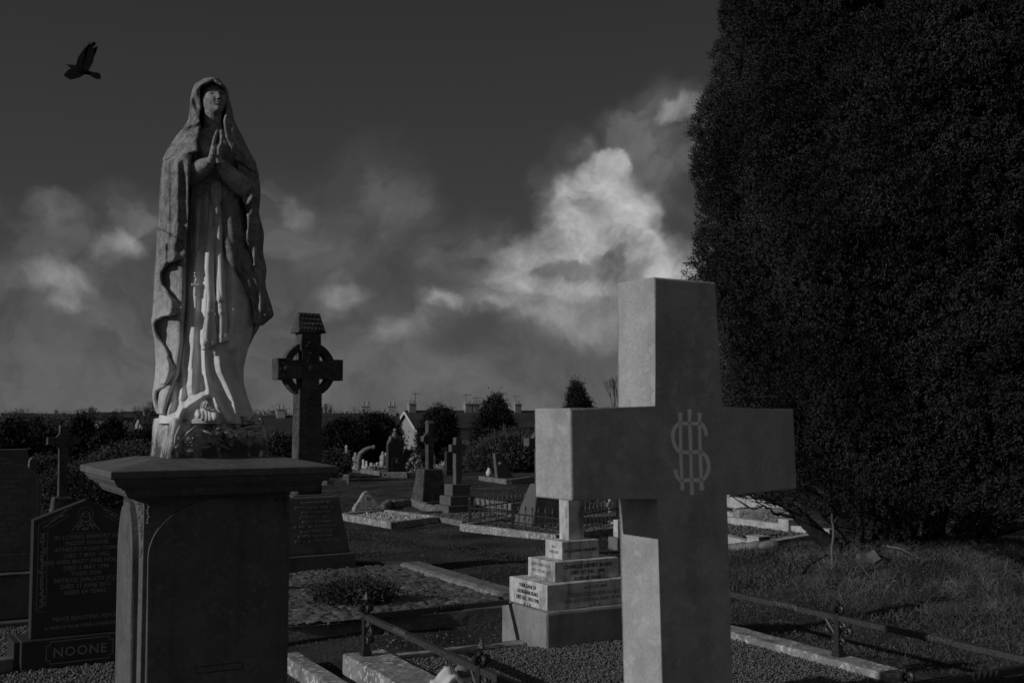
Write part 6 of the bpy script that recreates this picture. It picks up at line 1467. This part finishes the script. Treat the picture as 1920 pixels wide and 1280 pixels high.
    for k, (px, d, vt, w) in enumerate(((1100, 34, 812, 120), (1200, 36, 800, 140), (1300, 34, 810, 130), (1400, 36, 795, 160), (1540, 38, 800, 200), (1720, 40, 800, 220), (1880, 38, 805, 160))):
        B('bush', ['dark hedge shrub behind the left arm of the foreground cross', 'dark hedge shrub directly behind the foreground cross shaft', 'hedge shrub behind the right arm of the foreground cross', 'hedge shrub behind the graves under the cross arm', 'hedge shrub behind the left yew stems', 'hedge shrub behind the right yew stems', 'hedge shrub at the far right behind the yew'][k], px, d, vt, 885, w, 'leaf_mid', 600, (.09, .03), 60 + k)
    # far tree line
    rnd = random.Random(6)
    k = 0
    for u in range(-60, 2000, 46):
        d = rnd.uniform(150, 260); vt = 776 - rnd.uniform(-3, 8) - (10 if 380 < u < 480 or 640 < u < 700 else 0); 
        labs = 'distant hedgerow trees on the skyline behind the roofs'
        B('distant_tree', labs, u, d, vt, 812, rnd.uniform(60, 110), 'far', 420, (.20, .10), 80 + k, 'tree', per=9, group='distant hedgerow trees', trunk=False); k += 1
    # flowers: pale cluster
    for k, (u, v, w, h, lab) in enumerate(((778, 862, 30, 34, 'mass of pale flowers and ornaments right of the dark far headstones'), (835, 874, 30, 18, 'low pale flower cluster between the two middle-distance crosses'), (706, 868, 40, 14, 'low pale ornaments spread below the curved ornament'))):
        d = 30.5; x = (u - 960) / F * d; s = d / F; t = thing('flower_cluster', lab, 'flowers', (x, d, gz(x, d)))
        crown('blooms', M['flower'], t, (0, 0, h * s * .35), (w * s / 2, .25, h * s * .6), 120, 7, .06, (.03, .022), 120 + k, zcut=-.3); crown('leaves', M['leaf_dark'], t, (0, 0, h * s * .25), (w * s / 2, .25, h * s * .45), 80, 7, .06, (.03, .02), 130 + k, zcut=-.3)
bushes()
def bare_tree(px, d, vt, wpx, label, seed, cat='tree', base_v=860):
    x = (px - 960) / F * d; g = gz(x, d); H = zat(vt, d) - g; t = thing('bare_tree', label, cat, (x, d, g)); rnd = random.Random(seed); mb = MB(); s = wpx * d / F / 2
    mb.tube([(0, 0, -.2), (0, 0, H * .45)], [H * .02, H * .012], 6, cap=True)
    tw = MB()
    def grow(p, v, L, r, k):
        q = p + v * L; (mb if k < 2 else tw).tube([p, p + v * L * .5 + Vector((rnd.uniform(-1, 1), rnd.uniform(-1, 1), 0)) * L * .05, q], [r, r * .8, r * .6], 4, cap=False)
        if k < 5:
            for _ in range(3 if k < 4 else 2):
                w = (v + Vector((rnd.uniform(-1, 1) * s / H * 1.5, rnd.uniform(-1, 1) * s / H * 1.5, rnd.uniform(-.1, .5)))).normalized(); grow(q, w, L * .68, r * .6, k + 1)
    for _ in range(5): grow(Vector((0, 0, H * rnd.uniform(.25, .42))), Vector((rnd.uniform(-1, 1) * s / H * 1.4, rnd.uniform(-.5, .5), 1)).normalized(), H * .24, H * .010, 1)
    mb.done('trunk', M['bark'], t); tw.done('twigs', M['bark'], t)
bare_tree(1160, 62, 704, 60, 'bare winter tree showing left of the foreground cross head', 3)
bare_tree(165, 90, 758, 60, 'bare tree with fine twigs on the left skyline', 4)
bare_tree(215, 100, 762, 50, 'smaller bare tree on the left skyline, right of its neighbour', 5)
bare_tree(275, 60, 752, 60, 'bare tree close behind the hem of the statue cloak', 6)
bare_tree(612, 120, 756, 36, 'bare tree beside the tall Celtic cross shaft on the skyline', 7)
bare_tree(75, 52, 800, 50, 'pale bare branches in front of the far-left conifers', 8)

# ------------------------------------------------------------------ houses
def house(px, d, v_ridge, v_eave, length, depth, az, label, mat='render', chim=(), aer=(), windows=0, barge=True, gable_left=True):
    x = (px - 960) / F * d; g = gz(x, d); zr = zat(v_ridge, d) - g; ze = zat(v_eave, d) - g; hw = depth / 2
    t = thing('house', label, 'house', (x, d, g), rad(90 - az))
    mb = MB(); mb.box(0, length, -hw, hw, -.5, ze)
    mb.raw([(0, -hw, ze), (0, hw, ze), (0, 0, zr - .05), (length, -hw, ze), (length, hw, ze), (length, 0, zr - .05)], [(0, 2, 1), (3, 4, 5)]); mb.done('wall', M[mat], t, rc=False)
    mb = MB(); o = .3; k = (zr - ze) / hw
    for sg in (-1, 1):
        b = bmesh.new(); P = [(-o, sg * (hw + o), ze - k * o), (length + o, sg * (hw + o), ze - k * o), (length + o, 0, zr), (-o, 0, zr)]
        A_ = [b.verts.new(p) for p in P]; B_ = [b.verts.new((p[0], p[1], p[2] + .14)) for p in P]; b.faces.new(A_); b.faces.new(B_[::-1])
        for i in range(4): b.faces.new((A_[i], A_[(i + 1) % 4], B_[(i + 1) % 4], B_[i]))
        mb.add(b)
    mb.tube([(-o, 0, zr + .12), (length + o, 0, zr + .12)], .12, 5)
    rf = mb.done('roof', M['slate'], t)
    if barge:
        mb = MB()
        for sg in (-1, 1):
            b = bmesh.new(); P = [(-o - .03, sg * (hw + o), ze - k * o - .12), (-o - .03, 0, zr - .12), (-o - .03, 0, zr + .15), (-o - .03, sg * (hw + o), ze - k * o + .15)]
            A_ = [b.verts.new(p) for p in P]; B_ = [b.verts.new((p[0] - .05, p[1], p[2])) for p in P]; b.faces.new(A_); b.faces.new(B_[::-1])
            for i in range(4): b.faces.new((A_[i], A_[(i + 1) % 4], B_[(i + 1) % 4], B_[i]))
            mb.add(b)
        mb.done('bargeboard', M['white'], rf)
    for cx in chim:
        mb = MB(); cs = .55 if d < 80 else .9; mb.box(cx - .45 * cs, cx + .45 * cs, -.35 * cs, .35 * cs, zr - .4, zr + .95 * cs, bev=.03); mb.box(cx - .52 * cs, cx + .52 * cs, -.42 * cs, .42 * cs, zr + .951 * cs, zr + 1.08 * cs)
        for q in (-.22, .22): mb.lathe([(.11 * cs, 0), (.10 * cs, .35 * cs), (.12 * cs, .36 * cs), (.12 * cs, .4 * cs)], 8, (cx + q * cs, 0, zr + 1.08 * cs))
        mb.done('chimney', M['render'], rf)
    for cx, hh in aer:
        mb = MB(); mb.tube([(cx, 0, zr - .1), (cx, 0, zr + hh)], .028, 5); mb.tube([(cx - .35, .15, zr + hh - .1), (cx + .6, -.2, zr + hh - .1)], .022, 4)
        for q in range(6): c = cx - .3 + q * .16; mb.tube([(c, -.3, zr + hh - .1), (c, .2, zr + hh - .1)], .014, 4)
        mb.done('aerial', M['iron'], rf)
    for w in range(windows):
        wx = length * (w + .6) / (windows + .2); fr_ = MB(); fr_.box(wx - .6, wx + .6, -hw - .05, -hw + .02, ze - 1.7, ze - .4); f_ = fr_.done('window', M['white'], t); gl = MB(); gl.box(wx - .5, wx + .5, -hw - .07, -hw - .051, ze - 1.6, ze - .5); gl.done('pane', M['glass'], f_)
    return t
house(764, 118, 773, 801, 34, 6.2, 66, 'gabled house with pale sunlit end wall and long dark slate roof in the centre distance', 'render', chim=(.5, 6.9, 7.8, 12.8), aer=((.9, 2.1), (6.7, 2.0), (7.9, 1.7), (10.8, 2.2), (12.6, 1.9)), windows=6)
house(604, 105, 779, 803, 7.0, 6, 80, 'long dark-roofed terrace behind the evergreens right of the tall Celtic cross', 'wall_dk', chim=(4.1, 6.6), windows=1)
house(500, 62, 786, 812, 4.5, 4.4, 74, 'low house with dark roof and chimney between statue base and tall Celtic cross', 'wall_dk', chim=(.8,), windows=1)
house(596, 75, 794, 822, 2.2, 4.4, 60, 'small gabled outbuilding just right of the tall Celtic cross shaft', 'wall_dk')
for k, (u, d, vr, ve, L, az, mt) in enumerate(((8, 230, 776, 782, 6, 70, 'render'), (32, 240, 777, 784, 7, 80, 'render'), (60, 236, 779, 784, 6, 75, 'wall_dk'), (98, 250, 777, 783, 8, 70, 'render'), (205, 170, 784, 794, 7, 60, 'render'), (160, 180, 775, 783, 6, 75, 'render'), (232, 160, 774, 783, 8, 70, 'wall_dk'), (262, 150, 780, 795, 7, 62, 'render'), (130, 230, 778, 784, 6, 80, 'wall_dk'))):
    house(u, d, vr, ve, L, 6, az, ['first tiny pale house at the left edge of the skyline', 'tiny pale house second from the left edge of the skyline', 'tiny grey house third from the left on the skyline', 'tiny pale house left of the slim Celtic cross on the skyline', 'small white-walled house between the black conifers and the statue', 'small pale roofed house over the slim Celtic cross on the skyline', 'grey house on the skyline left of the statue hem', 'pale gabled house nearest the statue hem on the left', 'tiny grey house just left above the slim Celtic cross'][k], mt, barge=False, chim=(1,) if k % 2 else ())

# ------------------------------------------------------------------ crow
def crow():
    d = 14.0
    c = wp(150, 118, d)
    t = thing('crow', 'black crow flying with raised feathered wing, high up left of the statue', 'bird', c)
    def q(zx, zy, dy=0.0):
        p = wp(100 + zx / 10.667, 60 + zy / 10.667, d); return Vector((p.x - c.x, dy, p.z - c.z))
    # body: beak, head, breast, rump
    def sk(name, pts, parent, sub=2, mirror=False):
        me = bpy.data.meshes.new(name); me.from_pydata([p for p, r in pts], [(i, i + 1) for i in range(len(pts) - 1)], []); o = link(name, me, M['crow'], parent)
        m = o.modifiers.new('s', 'SKIN'); o.data.update()
        for i, (p, r) in enumerate(pts): me.skin_vertices[0].data[i].radius = (r, r)
        me.skin_vertices[0].data[len(pts) // 2].use_root = True
        return apply_mods(o, [('SUBSURF', {'levels': 2, 'render_levels': 2})])
    sk('body', [(q(250, 652), .003), (q(300, 668), .010), (q(360, 690), .026), (q(420, 710), .032), (q(500, 750), .045), (q(570, 790), .045), (q(640, 810), .032), (q(710, 815), .016)], t)
    def plate(pts, dys, name):
        b = bmesh.new(); V = [b.verts.new(q(x, y, dy)) for (x, y), dy in zip(pts, dys)]; b.faces.new(V); bmesh.ops.triangulate(b, faces=b.faces[:])
        r = bmesh.ops.extrude_face_region(b, geom=b.faces[:]); 
        for e in r['geom']:
            if isinstance(e, bmesh.types.BMVert): e.co.y += .008
        mb = MB(); mb.add(b); return mb
    far = plate([(455, 660), (478, 590), (490, 510), (530, 455), (590, 375), (640, 285), (625, 340), (745, 195), (650, 335), (812, 190), (715, 320), (855, 235), (770, 325), (888, 290), (815, 340), (870, 355), (830, 385), (845, 410), (825, 430), (830, 460), (808, 500), (795, 590), (750, 680), (700, 765), (560, 800)], [.0] * 25, 'wing'); far.done('wing', M['crow'], t)
    near = plate([(470, 700), (365, 740), (300, 775), (215, 878), (250, 900), (270, 912), (290, 935), (318, 940), (345, 965), (430, 945), (545, 915), (640, 850), (600, 770)], [-.02] * 13, 'wing'); near.done('wing', M['crow'], t)
    plate([(640, 790), (700, 770), (790, 803), (915, 820), (940, 860), (948, 915), (935, 940), (880, 945), (800, 915), (720, 865), (640, 845)], [0] * 11, 'tail').done('tail', M['crow'], t)
crow()
